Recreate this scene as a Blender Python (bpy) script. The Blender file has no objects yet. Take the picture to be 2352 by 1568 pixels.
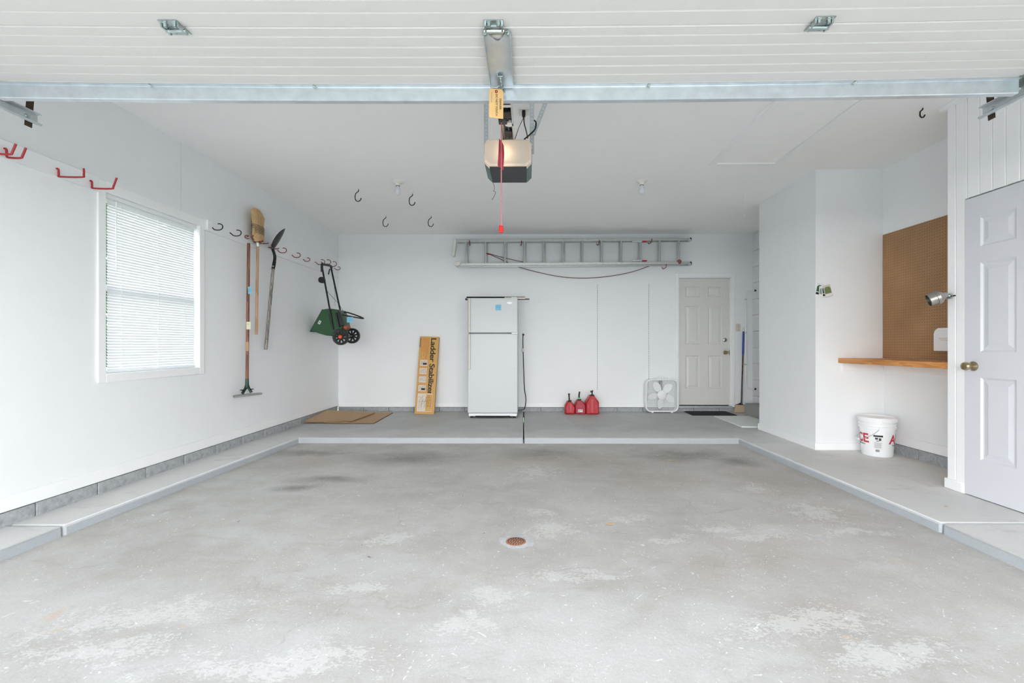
import bpy, bmesh, math, random
from mathutils import Vector, Matrix
random.seed(7)
R = math.radians
scene = bpy.context.scene
COL = scene.collection

# ------------------------------------------------------------------ camera, sky, light, exposure
YAW = 0.008
FPX = 1045.0
HOR = 793.0
CAMZ = 1.05
CX = 1211.0 - FPX * math.tan(YAW)
cam_data = bpy.data.cameras.new('camera')
cam_data.sensor_width = 36.0
cam_data.lens = FPX / 2352.0 * 36.0
cam_data.shift_x = (1176.0 - CX) / 2352.0
cam_data.shift_y = (HOR - 784.0) / 2352.0
cam_data.clip_start = 0.02
cam = bpy.data.objects.new('camera', cam_data)
cam.location = (0, 0, CAMZ)
cam.rotation_euler = (R(90), 0, YAW)
COL.objects.link(cam)
scene.camera = cam

world = bpy.data.worlds.new('overcast_sky')
scene.world = world
world.use_nodes = True
wn, wl = world.node_tree.nodes, world.node_tree.links
wn.clear()
w_out = wn.new('ShaderNodeOutputWorld')
w_bg = wn.new('ShaderNodeBackground')
w_tc = wn.new('ShaderNodeTexCoord')
w_sep = wn.new('ShaderNodeSeparateXYZ')
w_ramp = wn.new('ShaderNodeValToRGB')
w_ramp.color_ramp.elements[0].position = 0.0
w_ramp.color_ramp.elements[0].color = (0.998, 1.0, 0.998, 1)
w_ramp.color_ramp.elements[1].position = 0.75
w_ramp.color_ramp.elements[1].color = (0.33, 0.38, 0.46, 1)
wl.new(w_tc.outputs['Generated'], w_sep.inputs[0])
wl.new(w_sep.outputs['Z'], w_ramp.inputs['Fac'])
wl.new(w_ramp.outputs['Color'], w_bg.inputs['Color'])
w_bg.inputs['Strength'].default_value = 9.2
wl.new(w_bg.outputs[0], w_out.inputs[0])

vs = scene.view_settings
vs.view_transform = 'Standard'
vs.look = 'None'
vs.gamma = 1.0
vs.use_curve_mapping = False
vs.exposure = 0.31
scene.cycles.max_bounces = 10
scene.cycles.diffuse_bounces = 8
scene.cycles.use_adaptive_sampling = True
scene.cycles.adaptive_threshold = 0.10
scene.cycles.adaptive_min_samples = 16
scene.cycles.transparent_max_bounces = 8
scene.cycles.caustics_reflective = False
scene.cycles.caustics_refractive = False
scene.cycles.sample_clamp_indirect = 8.0
scene.cycles.use_denoising = True

# sampling portals (they give no light of their own) in the open doorway and in the window
def portal(loc, rot, w, h):
    d = bpy.data.lights.new('sky_portal', 'AREA'); d.shape = 'RECTANGLE'; d.size = w; d.size_y = h
    d.cycles.is_portal = True
    o = bpy.data.objects.new('sky_portal', d); o.location = loc; o.rotation_euler = rot; COL.objects.link(o)
portal((-0.1, -0.36, 1.03), (R(90), 0, 0), 4.92, 2.26)
portal((-3.17, 3.69, 1.5), (R(90), 0, R(-90)), 0.95, 1.32)

# ------------------------------------------------------------------ measuring helpers (points on real planes of the room)
_ca, _sa = math.cos(YAW), math.sin(YAW)
def _ray(px, py):
    u = (px - CX) / FPX
    return Vector((-_sa + u * _ca, _ca + u * _sa, -(py - HOR) / FPX))
_C = Vector((0, 0, CAMZ))
def onY(px, py, Y):
    d = _ray(px, py); return _C + d * (Y / d.y)
def onX(px, py, X):
    d = _ray(px, py); return _C + d * (X / d.x)
def onZ(px, py, Z):
    d = _ray(px, py); return _C + d * ((Z - CAMZ) / d.z)

# ------------------------------------------------------------------ materials
MATS = {}
def new_mat(name):
    m = bpy.data.materials.new(name); m.use_nodes = True
    nt = m.node_tree; nt.nodes.clear()
    out = nt.nodes.new('ShaderNodeOutputMaterial')
    b = nt.nodes.new('ShaderNodeBsdfPrincipled')
    nt.links.new(b.outputs[0], out.inputs[0])
    MATS[name] = m
    return m, nt, b, out

def lin(c):
    return tuple(((x / 255) / 12.92 if x / 255 <= 0.04045 else ((x / 255 + 0.055) / 1.055) ** 2.4) for x in c)

def noise(nt, scale, detail=4, rough=0.5, vec=None, dist=0.0):
    n = nt.nodes.new('ShaderNodeTexNoise')
    n.inputs['Scale'].default_value = scale; n.inputs['Detail'].default_value = detail
    n.inputs['Roughness'].default_value = rough; n.inputs['Distortion'].default_value = dist
    if vec: nt.links.new(vec, n.inputs['Vector'])
    return n.outputs['Fac']
def objco(nt):
    return nt.nodes.new('ShaderNodeTexCoord').outputs['Object']
def stretch(nt, vec, s):
    m = nt.nodes.new('ShaderNodeMapping'); m.inputs['Scale'].default_value = s
    nt.links.new(vec, m.inputs['Vector']); return m.outputs[0]
def mixc(nt, fac, a, b):
    n = nt.nodes.new('ShaderNodeMix'); n.data_type = 'RGBA'
    for sock, v in ((n.inputs[0], fac), (n.inputs[6], a), (n.inputs[7], b)):
        if hasattr(v, 'is_output'): nt.links.new(v, sock)
        elif isinstance(v, (int, float)): sock.default_value = v
        else: sock.default_value = (*v, 1)
    return n.outputs[2]
def mrange(nt, v, a, b, c=0.0, d=1.0, smooth=False):
    n = nt.nodes.new('ShaderNodeMapRange'); n.clamp = True
    if smooth: n.interpolation_type = 'SMOOTHSTEP'
    nt.links.new(v, n.inputs[0])
    for i, x in enumerate((a, b, c, d)): n.inputs[i + 1].default_value = x
    return n.outputs[0]
def mth(nt, op, a, b=None):
    n = nt.nodes.new('ShaderNodeMath'); n.operation = op
    for i, v in enumerate((a, b)):
        if v is None: continue
        if hasattr(v, 'is_output'): nt.links.new(v, n.inputs[i])
        else: n.inputs[i].default_value = v
    return n.outputs[0]
def bump(nt, b, h, strength=0.2, dist=0.01):
    n = nt.nodes.new('ShaderNodeBump'); n.inputs['Strength'].default_value = strength
    n.inputs['Distance'].default_value = dist
    nt.links.new(h, n.inputs['Height']); nt.links.new(n.outputs[0], b.inputs['Normal'])

def plain(name, rgb, rough=0.6, metal=0.0, var=0.06, vscale=8.0, bmp=0.0, bscale=80.0, spec=None, vs3=None):
    """a colour that wanders a little, with optional fine relief"""
    m, nt, b, out = new_mat(name)
    c = lin(rgb)
    v = objco(nt)
    if vs3: v = stretch(nt, v, vs3)
    lo = tuple(x * (1 - var) for x in c); hi = tuple(min(1, x * (1 + var)) for x in c)
    nt.links.new(mixc(nt, mrange(nt, noise(nt, vscale, 5, 0.6, v), 0.3, 0.7), lo, hi), b.inputs['Base Color'])
    b.inputs['Roughness'].default_value = rough
    b.inputs['Metallic'].default_value = metal
    if spec is not None: b.inputs['Specular IOR Level'].default_value = spec
    if bmp: bump(nt, b, noise(nt, bscale, 3, 0.5, v), bmp, 0.004)
    return m

def wood(name, dark, light, axis='Z', scale=9.0, rough=0.5):
    m, nt, b, out = new_mat(name)
    s = {'X': (0.5, 9, 9), 'Y': (9, 0.5, 9), 'Z': (9, 9, 0.5)}[axis]
    v = stretch(nt, objco(nt), s)
    f = mth(nt, 'FRACT', mth(nt, 'MULTIPLY', noise(nt, scale * 0.25, 3, 0.5, v), 6.0))
    f = mth(nt, 'ADD', mth(nt, 'MULTIPLY', f, 0.6), mth(nt, 'MULTIPLY', noise(nt, scale * 2, 4, 0.6, v), 0.4))
    nt.links.new(mixc(nt, mrange(nt, f, 0.1, 0.9), lin(dark), lin(light)), b.inputs['Base Color'])
    b.inputs['Roughness'].default_value = rough
    return m

wall_white = plain('wall_paint', (236, 238, 239), 0.55, var=0.012, vscale=2.0, bmp=0.06, bscale=160)
ceil_white = plain('ceiling_paint', (244, 244, 242), 0.8, var=0.012, vscale=1.0, bmp=0.05, bscale=120)
trim_white = plain('trim_paint', (241, 242, 242), 0.4, var=0.012, vscale=6)
siding_white = plain('plank_paint', (244, 244, 244), 0.5, var=0.015, vscale=4, vs3=(1, 1, 0.2))
door_white = plain('door_paint', (216, 217, 222), 0.4, var=0.01, vscale=4)
door_beige = plain('back_door_paint', (214, 213, 208), 0.45, var=0.012, vscale=4)
sect_white = plain('garage_door_paint', (216, 214, 208), 0.45, var=0.012, vscale=5, bmp=0.10, bscale=110)
block_grey = plain('painted_block', (160, 163, 165), 0.7, var=0.22, vscale=30, bmp=0.7, bscale=60)
block_white = plain('white_block', (228, 229, 229), 0.7, var=0.03, vscale=8, bmp=0.3, bscale=60)
mortar = plain('mortar', (120, 124, 128), 0.9, var=0.1)
step_grey = plain('step_concrete', (150, 150, 148), 0.8, var=0.06, vscale=6, bmp=0.3)
galv = plain('galvanized', (206, 214, 217), 0.36, 0.6, var=0.10, vscale=14)
zinc = plain('zinc_plate', (188, 200, 198), 0.28, 1.0, var=0.12, vscale=30)
alu = plain('aluminium', (196, 198, 196), 0.36, 0.85, var=0.08, vscale=25)
rust_steel = plain('brown_steel', (74, 60, 52), 0.6, 0.5, var=0.3, vscale=40)
lamp_metal = plain('lamp_metal', (176, 170, 164), 0.32, 0.95, var=0.12, vscale=30)
chrome = plain('chrome', (176, 174, 172), 0.3, 1.0, var=0.05)
brass = plain('worn_brass', (176, 160, 128), 0.25, 1.0, var=0.15, vscale=40)
black_rubber = plain('black_vinyl', (24, 25, 26), 0.45, var=0.1)
black_metal = plain('black_metal', (26, 26, 28), 0.35, 0.2, var=0.1)
red_vinyl = plain('red_vinyl', (168, 40, 46), 0.45, var=0.12, vscale=20)
dark_red = plain('faded_red_vinyl', (122, 42, 46), 0.5, var=0.2, vscale=30)
red_plastic = plain('red_plastic', (176, 26, 32), 0.38, var=0.05)
crimson_plastic = plain('crimson_plastic', (168, 36, 56), 0.42, var=0.05)
pink_rib = plain('rubbed_red_plastic', (196, 62, 78), 0.42, var=0.05)
green_plastic = plain('green_plastic', (40, 82, 48), 0.42, var=0.06)
mint = plain('mint_plastic', (100, 205, 150), 0.4)
dark_green = plain('green_paint', (40, 62, 54), 0.35, 0.3, var=0.3, vscale=25)
orange_plastic = plain('orange_plastic', (232, 92, 52), 0.4)
white_plastic = plain('white_plastic', (238, 239, 240), 0.35, var=0.01)
offwhite = plain('offwhite_plastic', (228, 226, 218), 0.45, var=0.02)
almond = plain('almond_plastic', (206, 200, 186), 0.4)
beige_strip = plain('yellowed_plastic', (216, 210, 196), 0.45, var=0.03)
fridge_white = plain('enamel', (203, 206, 206), 0.35, var=0.008, vscale=4, bmp=0.08, bscale=260)
dark_grey = plain('charcoal_plastic', (52, 54, 57), 0.55, var=0.1, vscale=20)
teal_grey = plain('teal_grey_paint', (84, 108, 104), 0.45, var=0.06)
black_gap = plain('shadow_black', (16, 16, 17), 0.9)
card_tan = plain('cardboard', (182, 150, 116), 0.85, var=0.04, vscale=6, vs3=(1, 6, 1))
card_edge = plain('cardboard_edge', (128, 94, 66), 0.9, var=0.2, vscale=90)
box_ochre = plain('printed_card', (206, 160, 88), 0.6, var=0.05, vscale=5)
ink_black = plain('black_ink', (32, 26, 24), 0.6)
ink_orange = plain('orange_ink', (206, 104, 44), 0.6)
ink_pale = plain('pale_ink', (216, 204, 186), 0.6, var=0.06, vscale=60)
ink_grey = plain('grey_ink', (150, 152, 158), 0.6)
dark_slot = plain('slot_shadow', (112, 112, 104), 0.8)
ink_red = plain('red_ink', (196, 40, 60), 0.5)
note_blue = plain('blue_note', (132, 196, 222), 0.7, var=0.03)
note_yellow = plain('yellow_note', (222, 222, 190), 0.7, var=0.03)
manila = plain('manila_card', (212, 172, 112), 0.75, var=0.08, vscale=14)
paper_white = plain('paper', (226, 228, 226), 0.7, var=0.03)
leaf_green = plain('printed_green', (112, 126, 76), 0.6, var=0.35, vscale=90)
dark_leaf = plain('printed_dark_green', (52, 92, 60), 0.6, var=0.2, vscale=90)
mat_rubber = plain('rubber_mat', (38, 42, 42), 0.8, var=0.2, vscale=60, bmp=0.5, bscale=150)
foam_white = plain('white_board', (226, 230, 226), 0.55, var=0.03, vscale=20)
rust = plain('rusty_iron', (170, 122, 98), 0.8, 0.1, var=0.2, vscale=60)
blue_sleeve = plain('blue_sleeve', (48, 66, 150), 0.4)
pole_brown = plain('mottled_pole', (84, 72, 66), 0.5, 0.3, var=0.5, vscale=30, vs3=(1, 1, 0.5))
tan_bristle = plain('tan_bristle', (190, 168, 142), 0.85, var=0.3, vscale=260, vs3=(1, 1, 0.05))
leaf_dry = plain('dry_leaf', (204, 176, 136), 0.8, var=0.15, vscale=60)
porcelain = plain('porcelain', (226, 224, 216), 0.3, var=0.02)
straw_m = plain('broom_straw', (200, 166, 120), 0.8, var=0.34, vscale=170, vs3=(1, 1, 0.05), bmp=0.6, bscale=70)
wood_red = wood('red_brown_handle', (84, 48, 36), (150, 98, 74), 'Z', 8)
wood_pale = wood('pale_handle', (170, 128, 96), (202, 164, 128), 'Z', 8)
wood_grey = wood('weathered_handle', (70, 64, 60), (178, 172, 166), 'Z', 14, 0.7)
wood_shelf = wood('pine_shelf', (176, 104, 44), (226, 164, 96), 'Y', 9)
wood_brown = wood('brown_stick', (104, 66, 48), (150, 110, 84), 'X', 8)
rope_red = plain('red_rope', (206, 124, 124), 0.7, var=0.25, vscale=200)
rope_brown = plain('brown_rope', (112, 78, 78), 0.8, var=0.2, vscale=120)
drive_mat = plain('driveway_concrete', (214, 213, 210), 0.85, var=0.05, vscale=3)
lawn_mat = plain('lawn', (62, 82, 44), 0.9, var=0.3, vscale=5)
bark_mat = plain('bark', (92, 80, 68), 0.9, var=0.3, vscale=10)

def leaf_material():
    m, nt, b, out = new_mat('tree_leaves')
    v = objco(nt)
    nt.links.new(mixc(nt, noise(nt, 6, 3, 0.6, v), lin((40, 66, 36)), lin((96, 122, 76))), b.inputs['Base Color'])
    b.inputs['Roughness'].default_value = 0.6
    t = nt.nodes.new('ShaderNodeBsdfTranslucent'); t.inputs[0].default_value = (*lin((92, 118, 72)), 1)
    x = nt.nodes.new('ShaderNodeMixShader'); x.inputs[0].default_value = 0.5
    nt.links.new(b.outputs[0], x.inputs[1]); nt.links.new(t.outputs[0], x.inputs[2]); nt.links.new(x.outputs[0], out.inputs[0])
    return m
leaves_m = leaf_material()

def translucent(name, rgb, amount, rough=0.5):
    m, nt, b, out = new_mat(name)
    b.inputs['Base Color'].default_value = (*lin(rgb), 1); b.inputs['Roughness'].default_value = rough
    t = nt.nodes.new('ShaderNodeBsdfTranslucent'); t.inputs[0].default_value = (*lin(rgb), 1)
    x = nt.nodes.new('ShaderNodeMixShader'); x.inputs[0].default_value = amount
    nt.links.new(b.outputs[0], x.inputs[1]); nt.links.new(t.outputs[0], x.inputs[2])
    nt.links.new(x.outputs[0], out.inputs[0])
    return m
slat_m = translucent('blind_slat', (236, 238, 240), 0.045, 0.4)
lens_m = translucent('opener_lens', (248, 236, 222), 0.42, 0.3)
ribbon_m = translucent('red_ribbon', (196, 70, 88), 0.3, 0.5)

def glass_mat():
    m, nt, b, out = new_mat('window_glass')
    nt.nodes.remove(b)
    tr = nt.nodes.new('ShaderNodeBsdfTransparent'); tr.inputs[0].default_value = (0.93, 0.96, 0.95, 1)
    gl = nt.nodes.new('ShaderNodeBsdfGlossy'); gl.inputs['Roughness'].default_value = 0.02
    x = nt.nodes.new('ShaderNodeMixShader')
    x.inputs[0].default_value = 0.06; nt.links.new(tr.outputs[0], x.inputs[1]); nt.links.new(gl.outputs[0], x.inputs[2])
    nt.links.new(x.outputs[0], out.inputs[0])
    return m
glass = glass_mat()

def bulb_glass():
    m, nt, b, out = new_mat('bulb_glass')
    b.inputs['Base Color'].default_value = (*lin((214, 216, 222)), 1); b.inputs['Roughness'].default_value = 0.12
    return m
bulb_m = bulb_glass()

def emit(name, rgb, strength):
    m, nt, b, out = new_mat(name)
    b.inputs['Base Color'].default_value = (*lin(rgb), 1)
    b.inputs['Emission Color'].default_value = (*lin(rgb), 1); b.inputs['Emission Strength'].default_value = strength
    return m
lit_bulb = emit('lit_bulb', (255, 222, 184), 9.0)

def pegboard_mat():
    m, nt, b, out = new_mat('pegboard')
    v = objco(nt)
    sep = nt.nodes.new('ShaderNodeSeparateXYZ'); nt.links.new(v, sep.inputs[0])
    def cell(o):
        f = mth(nt, 'SUBTRACT', mth(nt, 'FRACT', mth(nt, 'DIVIDE', o, 0.0254)), 0.5)
        return mth(nt, 'MULTIPLY', f, f)
    d2 = mth(nt, 'ADD', cell(sep.outputs['Y']), cell(sep.outputs['Z']))
    hole = mrange(nt, d2, 0.010, 0.022, 1.0, 0.0)
    base = mixc(nt, mrange(nt, noise(nt, 2.2, 5, 0.6, v), 0.3, 0.7), lin((152, 114, 77)), lin((172, 132, 93)))
    nt.links.new(mixc(nt, hole, base, lin((84, 56, 34))), b.inputs['Base Color'])
    b.inputs['Roughness'].default_value = 0.6
    return m
peg_m = pegboard_mat()

def slab_paint():
    """grey painted concrete of the ledges"""
    m, nt, b, out = new_mat('painted_slab')
    v = objco(nt)
    c = mixc(nt, mrange(nt, noise(nt, 1.6, 6, 0.6, v), 0.3, 0.7), lin((210, 210, 208)), lin((222, 221, 218)))
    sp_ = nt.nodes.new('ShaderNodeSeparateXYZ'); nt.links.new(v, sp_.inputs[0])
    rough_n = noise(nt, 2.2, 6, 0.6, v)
    back_tone = mth(nt, 'MULTIPLY', mrange(nt, mth(nt, 'ADD', sp_.outputs['Y'], mth(nt, 'MULTIPLY', rough_n, 0.9)), 5.3, 6.3), mrange(nt, rough_n, 0.2, 0.55, 0.6, 1.0))  # ledge tone darker towards the back, broken up by noise
    c = mixc(nt, mth(nt, 'MULTIPLY', back_tone, 0.75), c, lin((162, 164, 162)))
    worn = mrange(nt, noise(nt, 4.5, 8, 0.7, stretch(nt, v, (0.6, 1.4, 1))), 0.56, 0.72)
    c = mixc(nt, mth(nt, 'MULTIPLY', worn, 0.35), c, lin((128, 126, 120)))
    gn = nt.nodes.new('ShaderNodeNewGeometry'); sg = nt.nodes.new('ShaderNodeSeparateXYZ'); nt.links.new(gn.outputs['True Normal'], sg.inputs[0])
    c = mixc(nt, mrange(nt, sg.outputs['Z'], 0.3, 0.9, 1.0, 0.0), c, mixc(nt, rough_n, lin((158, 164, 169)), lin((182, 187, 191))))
    c = mixc(nt, mrange(nt, noise(nt, 130, 3, 0.6, v), 0.3, 0.7), mixc(nt, 0.09, c, (0.2, 0.2, 0.2)), mixc(nt, 0.07, c, (0.9, 0.9, 0.9)))
    fl = mrange(nt, noise(nt, 55, 2, 0.5, v), 0.74, 0.78)
    c = mixc(nt, mth(nt, 'MULTIPLY', fl, 0.5), c, lin((215, 218, 220)))
    nt.links.new(c, b.inputs['Base Color'])
    b.inputs['Roughness'].default_value = 0.55
    bump(nt, b, noise(nt, 40, 5, 0.6, v), 0.25, 0.004)
    return m
slab_m = slab_paint()

def pit_floor():
    """worn bare concrete: pale flaking patches, oil stains, rust spots, cracks, flecks"""
    m, nt, b, out = new_mat('worn_concrete')
    v = objco(nt)
    n1 = noise(nt, 0.9, 7, 0.62, v)
    c = mixc(nt, mrange(nt, n1, 0.32, 0.68), lin((172, 168, 162)), lin((198, 195, 190)))
    n2 = noise(nt, 5.0, 5, 0.68, stretch(nt, v, (1, 1, 1)))
    c = mixc(nt, mth(nt, 'MULTIPLY', mrange(nt, n2, 0.45, 0.75), 0.55), c, lin((206, 206, 204)))
    c = mixc(nt, mth(nt, 'MULTIPLY', mrange(nt, noise(nt, 2.6, 6, 0.6, v), 0.52, 0.8), 0.5), c, lin((160, 155, 148)))
    warp = nt.nodes.new('ShaderNodeTexNoise'); warp.inputs['Scale'].default_value = 3.5; warp.inputs['Detail'].default_value = 5
    nt.links.new(v, warp.inputs['Vector'])
    wv = nt.nodes.new('ShaderNodeVectorMath'); wv.operation = 'MULTIPLY_ADD'
    nt.links.new(warp.outputs['Color'], wv.inputs[0]); wv.inputs[1].default_value = (0.35, 0.35, 0); nt.links.new(v, wv.inputs[2])
    off = nt.nodes.new('ShaderNodeVectorMath'); off.operation = 'SUBTRACT'
    nt.links.new(wv.outputs[0], off.inputs[0]); off.inputs[1].default_value = (0.175, 0.175, 0)
    wvec = off.outputs[0]
    def spots(lst, edge=0.35):
        acc = None
        for (px, py, rx, ry, ang) in lst:
            p = onZ(px, py, -0.062)
            mp = nt.nodes.new('ShaderNodeMapping'); mp.vector_type = 'TEXTURE'
            mp.inputs['Location'].default_value = (p.x, p.y, -0.062)
            mp.inputs['Rotation'].default_value = (0, 0, R(ang)); mp.inputs['Scale'].default_value = (rx, ry, 1)
            nt.links.new(wvec, mp.inputs['Vector'])
            ln = nt.nodes.new('ShaderNodeVectorMath'); ln.operation = 'LENGTH'
            nt.links.new(mp.outputs[0], ln.inputs[0])
            f = mrange(nt, ln.outputs['Value'], edge, 1.0, 1.0, 0.0, True)
            acc = f if acc is None else mth(nt, 'MAXIMUM', acc, f)
        return acc
    # soft dark oil stains and brownish areas
    dark = spots([(945, 1052, .85, .42, 0), (720, 1040, .6, .2, 0), (1245, 1042, .6, .4, 0), (1560, 1045, .75, .36, 0), (760, 1100, .5, .2, 0),
                  (1690, 1060, .3, .3, 0), (690, 1120, .3, .14, 20)], 0.0)
    c = mixc(nt, mth(nt, 'MULTIPLY', dark, 0.72), c, lin((108, 105, 98)))
    brown = spots([(1300, 1060, 1.7, .7, 0), (1780, 1110, .6, .8, 0), (700, 1060, .9, .6, 0), (1760, 1270, .55, .32, 15), (1900, 1420, .40, .16, 20), (1640, 1300, .3, .2, 0), (1500, 1100, .7, .5, 0), (1900, 1180, .5, .4, 0)], 0.0)
    c = mixc(nt, mth(nt, 'MULTIPLY', brown, 0.5), c, lin((166, 155, 142)))
    mott = noise(nt, 3.4, 7, 0.66, stretch(nt, v, (0.7, 1.3, 1)), 0.6)
    pale = spots([(560, 1230, .60, .24, -10), (870, 1290, .4, .22, 0), (620, 1480, .6, .2, 0), (1500, 1490, .7, .28, 0), (1080, 1470, .5, .22, 0), (1330, 1400, .4, .2, 20),
                  (330, 1520, .6, .2, 0), (1130, 1370, .3, .14, 0), (150, 1400, .5, .3, 20), (1620, 1420, .35, .25, 30), (420, 1400, .5, .2, 0), (1760, 1220, .25, .1, 0)], 0.0)
    pale = mrange(nt, mth(nt, 'ADD', mth(nt, 'MULTIPLY', pale, 0.42), mott), 0.50, 0.86)
    c = mixc(nt, mth(nt, 'MULTIPLY', pale, 0.58), c, lin((203, 202, 199)))
    grime = mrange(nt, noise(nt, 6.5, 6, 0.7, stretch(nt, v, (0.6, 1.5, 1)), 0.8), 0.55, 0.74)
    c = mixc(nt, mth(nt, 'MULTIPLY', grime, 0.36), c, lin((144, 138, 129)))
    c = mixc(nt, mrange(nt, noise(nt, 150, 3, 0.6, v), 0.3, 0.7), mixc(nt, 0.10, c, (0.20, 0.195, 0.185)), mixc(nt, 0.10, c, (0.85, 0.85, 0.84)))
    # flaking white areas
    flake = spots([(1275, 1215, .24, .30, 60), (1860, 1175, .34, .36, 20), (1640, 1212, .36, .12, 0), (1980, 1225, .5, .07, 0), (1130, 1372, .28, .15, 0), (1250, 1180, .14, .2, 60),
                   (830, 1350, .26, .13, 10), (1090, 1425, .2, .09, 0), (590, 1530, .7, .13, 0), (900, 1235, .28, .2, 0), (1440, 1190, .28, .12, 0), (1540, 1240, .3, .1, 15),
                   (300, 1420, .7, .16, 20), (1230, 1085, .4, .35, 0), (1760, 1235, .4, .12, 0), (1860, 1440, .6, .14, 10), (1030, 1450, .2, .12, 0), (700, 1510, .5, .12, 0), (1330, 1320, .4, .1, 0),
                   (180, 1500, .5, .12, 10), (2060, 1500, .4, .14, 0), (1740, 1120, .3, .16, 0)], 0.0)
    fn = mth(nt, 'ADD', mth(nt, 'MULTIPLY', noise(nt, 75, 5, 0.72, stretch(nt, v, (0.75, 1.25, 1))), 0.62), mth(nt, 'MULTIPLY', noise(nt, 13, 5, 0.7, v), 0.38))
    fl = mrange(nt, mth(nt, 'ADD', fn, mth(nt, 'MULTIPLY', flake, 0.17)), 0.595, 0.64)
    c = mixc(nt, mth(nt, 'MULTIPLY', fl, 0.6), c, lin((216, 215, 211)))
    # fine sprinkled white flecks and dark grit
    clus = noise(nt, 1.7, 4, 0.6, v)
    for sc_, r0, r1, amt in ((17, 0.04, 0.075, 0.75), (38, 0.11, 0.19, 0.75), (80, 0.13, 0.24, 0.6)):
        vo = nt.nodes.new('ShaderNodeTexVoronoi'); vo.inputs['Scale'].default_value = sc_; nt.links.new(wvec, vo.inputs['Vector'])
        rnd = nt.nodes.new('ShaderNodeSeparateColor'); nt.links.new(vo.outputs['Color'], rnd.inputs[0])
        fleck = mth(nt, 'MULTIPLY', mrange(nt, vo.outputs['Distance'], r0, r1, 1, 0), mrange(nt, mth(nt, 'ADD', rnd.outputs[0], mth(nt, 'MULTIPLY', clus, 0.9)), 1.16, 1.20))
        c = mixc(nt, mth(nt, 'MULTIPLY', fleck, amt), c, lin((236, 236, 234)))
    vo2 = nt.nodes.new('ShaderNodeTexVoronoi'); vo2.inputs['Scale'].default_value = 7; nt.links.new(wvec, vo2.inputs['Vector'])
    rnd2 = nt.nodes.new('ShaderNodeSeparateColor'); nt.links.new(vo2.outputs['Color'], rnd2.inputs[0])
    grit = mth(nt, 'MULTIPLY', mrange(nt, vo2.outputs['Distance'], 0.04, 0.06, 1, 0), mrange(nt, rnd2.outputs[1], 0.70, 0.74))
    c = mixc(nt, mth(nt, 'MULTIPLY', grit, 0.7), c, lin((96, 92, 86)))
    orange = spots([(130, 1412, .06, .035, 0), (105, 1450, .05, .02, 0), (405, 1437, .04, .02, 0), (1968, 1478, .035, .02, 0), (2070, 1285, .06, .03, 0), (1880, 1245, .03, .02, 0)], 0.1)
    c = mixc(nt, mth(nt, 'MULTIPLY', orange, 0.42), c, lin((206, 172, 140)))
    # hairline cracks
    ve = nt.nodes.new('ShaderNodeTexVoronoi'); ve.feature = 'DISTANCE_TO_EDGE'; ve.inputs['Scale'].default_value = 0.75
    nt.links.new(wvec, ve.inputs['Vector'])
    crack = mth(nt, 'MULTIPLY', mrange(nt, ve.outputs['Distance'], 0.001, 0.0045, 1, 0), mrange(nt, noise(nt, 1.3, 2, 0.5, v), 0.5, 0.56))
    c = mixc(nt, mth(nt, 'MULTIPLY', crack, 0.3), c, lin((150, 148, 144)))
    nt.links.new(c, b.inputs['Base Color'])
    b.inputs['Roughness'].default_value = 0.6
    b.inputs['Specular IOR Level'].default_value = 0.35
    h = mth(nt, 'ADD', noise(nt, 60, 3, 0.65, v), mth(nt, 'MULTIPLY', fl, -0.6))
    bump(nt, b, h, 0.2, 0.004)
    return m
pit_m = pit_floor()

# ------------------------------------------------------------------ mesh helpers
def catmull(pts, n=6, closed=False):
    P = [Vector(p) for p in pts]; out = []
    L = len(P)
    for i in range(L if closed else L - 1):
        p0 = P[(i - 1) % L] if (closed or i > 0) else P[0] * 2 - P[1]
        p1 = P[i]; p2 = P[(i + 1) % L]
        p3 = P[(i + 2) % L] if (closed or i + 2 < L) else P[-1] * 2 - P[-2]
        for k in range(n):
            t = k / n
            out.append(0.5 * ((2 * p1) + (p2 - p0) * t + (2 * p0 - 5 * p1 + 4 * p2 - p3) * t * t + (3 * p1 - p0 - 3 * p2 + p3) * t ** 3))
    if not closed: out.append(P[-1])
    return out

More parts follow.
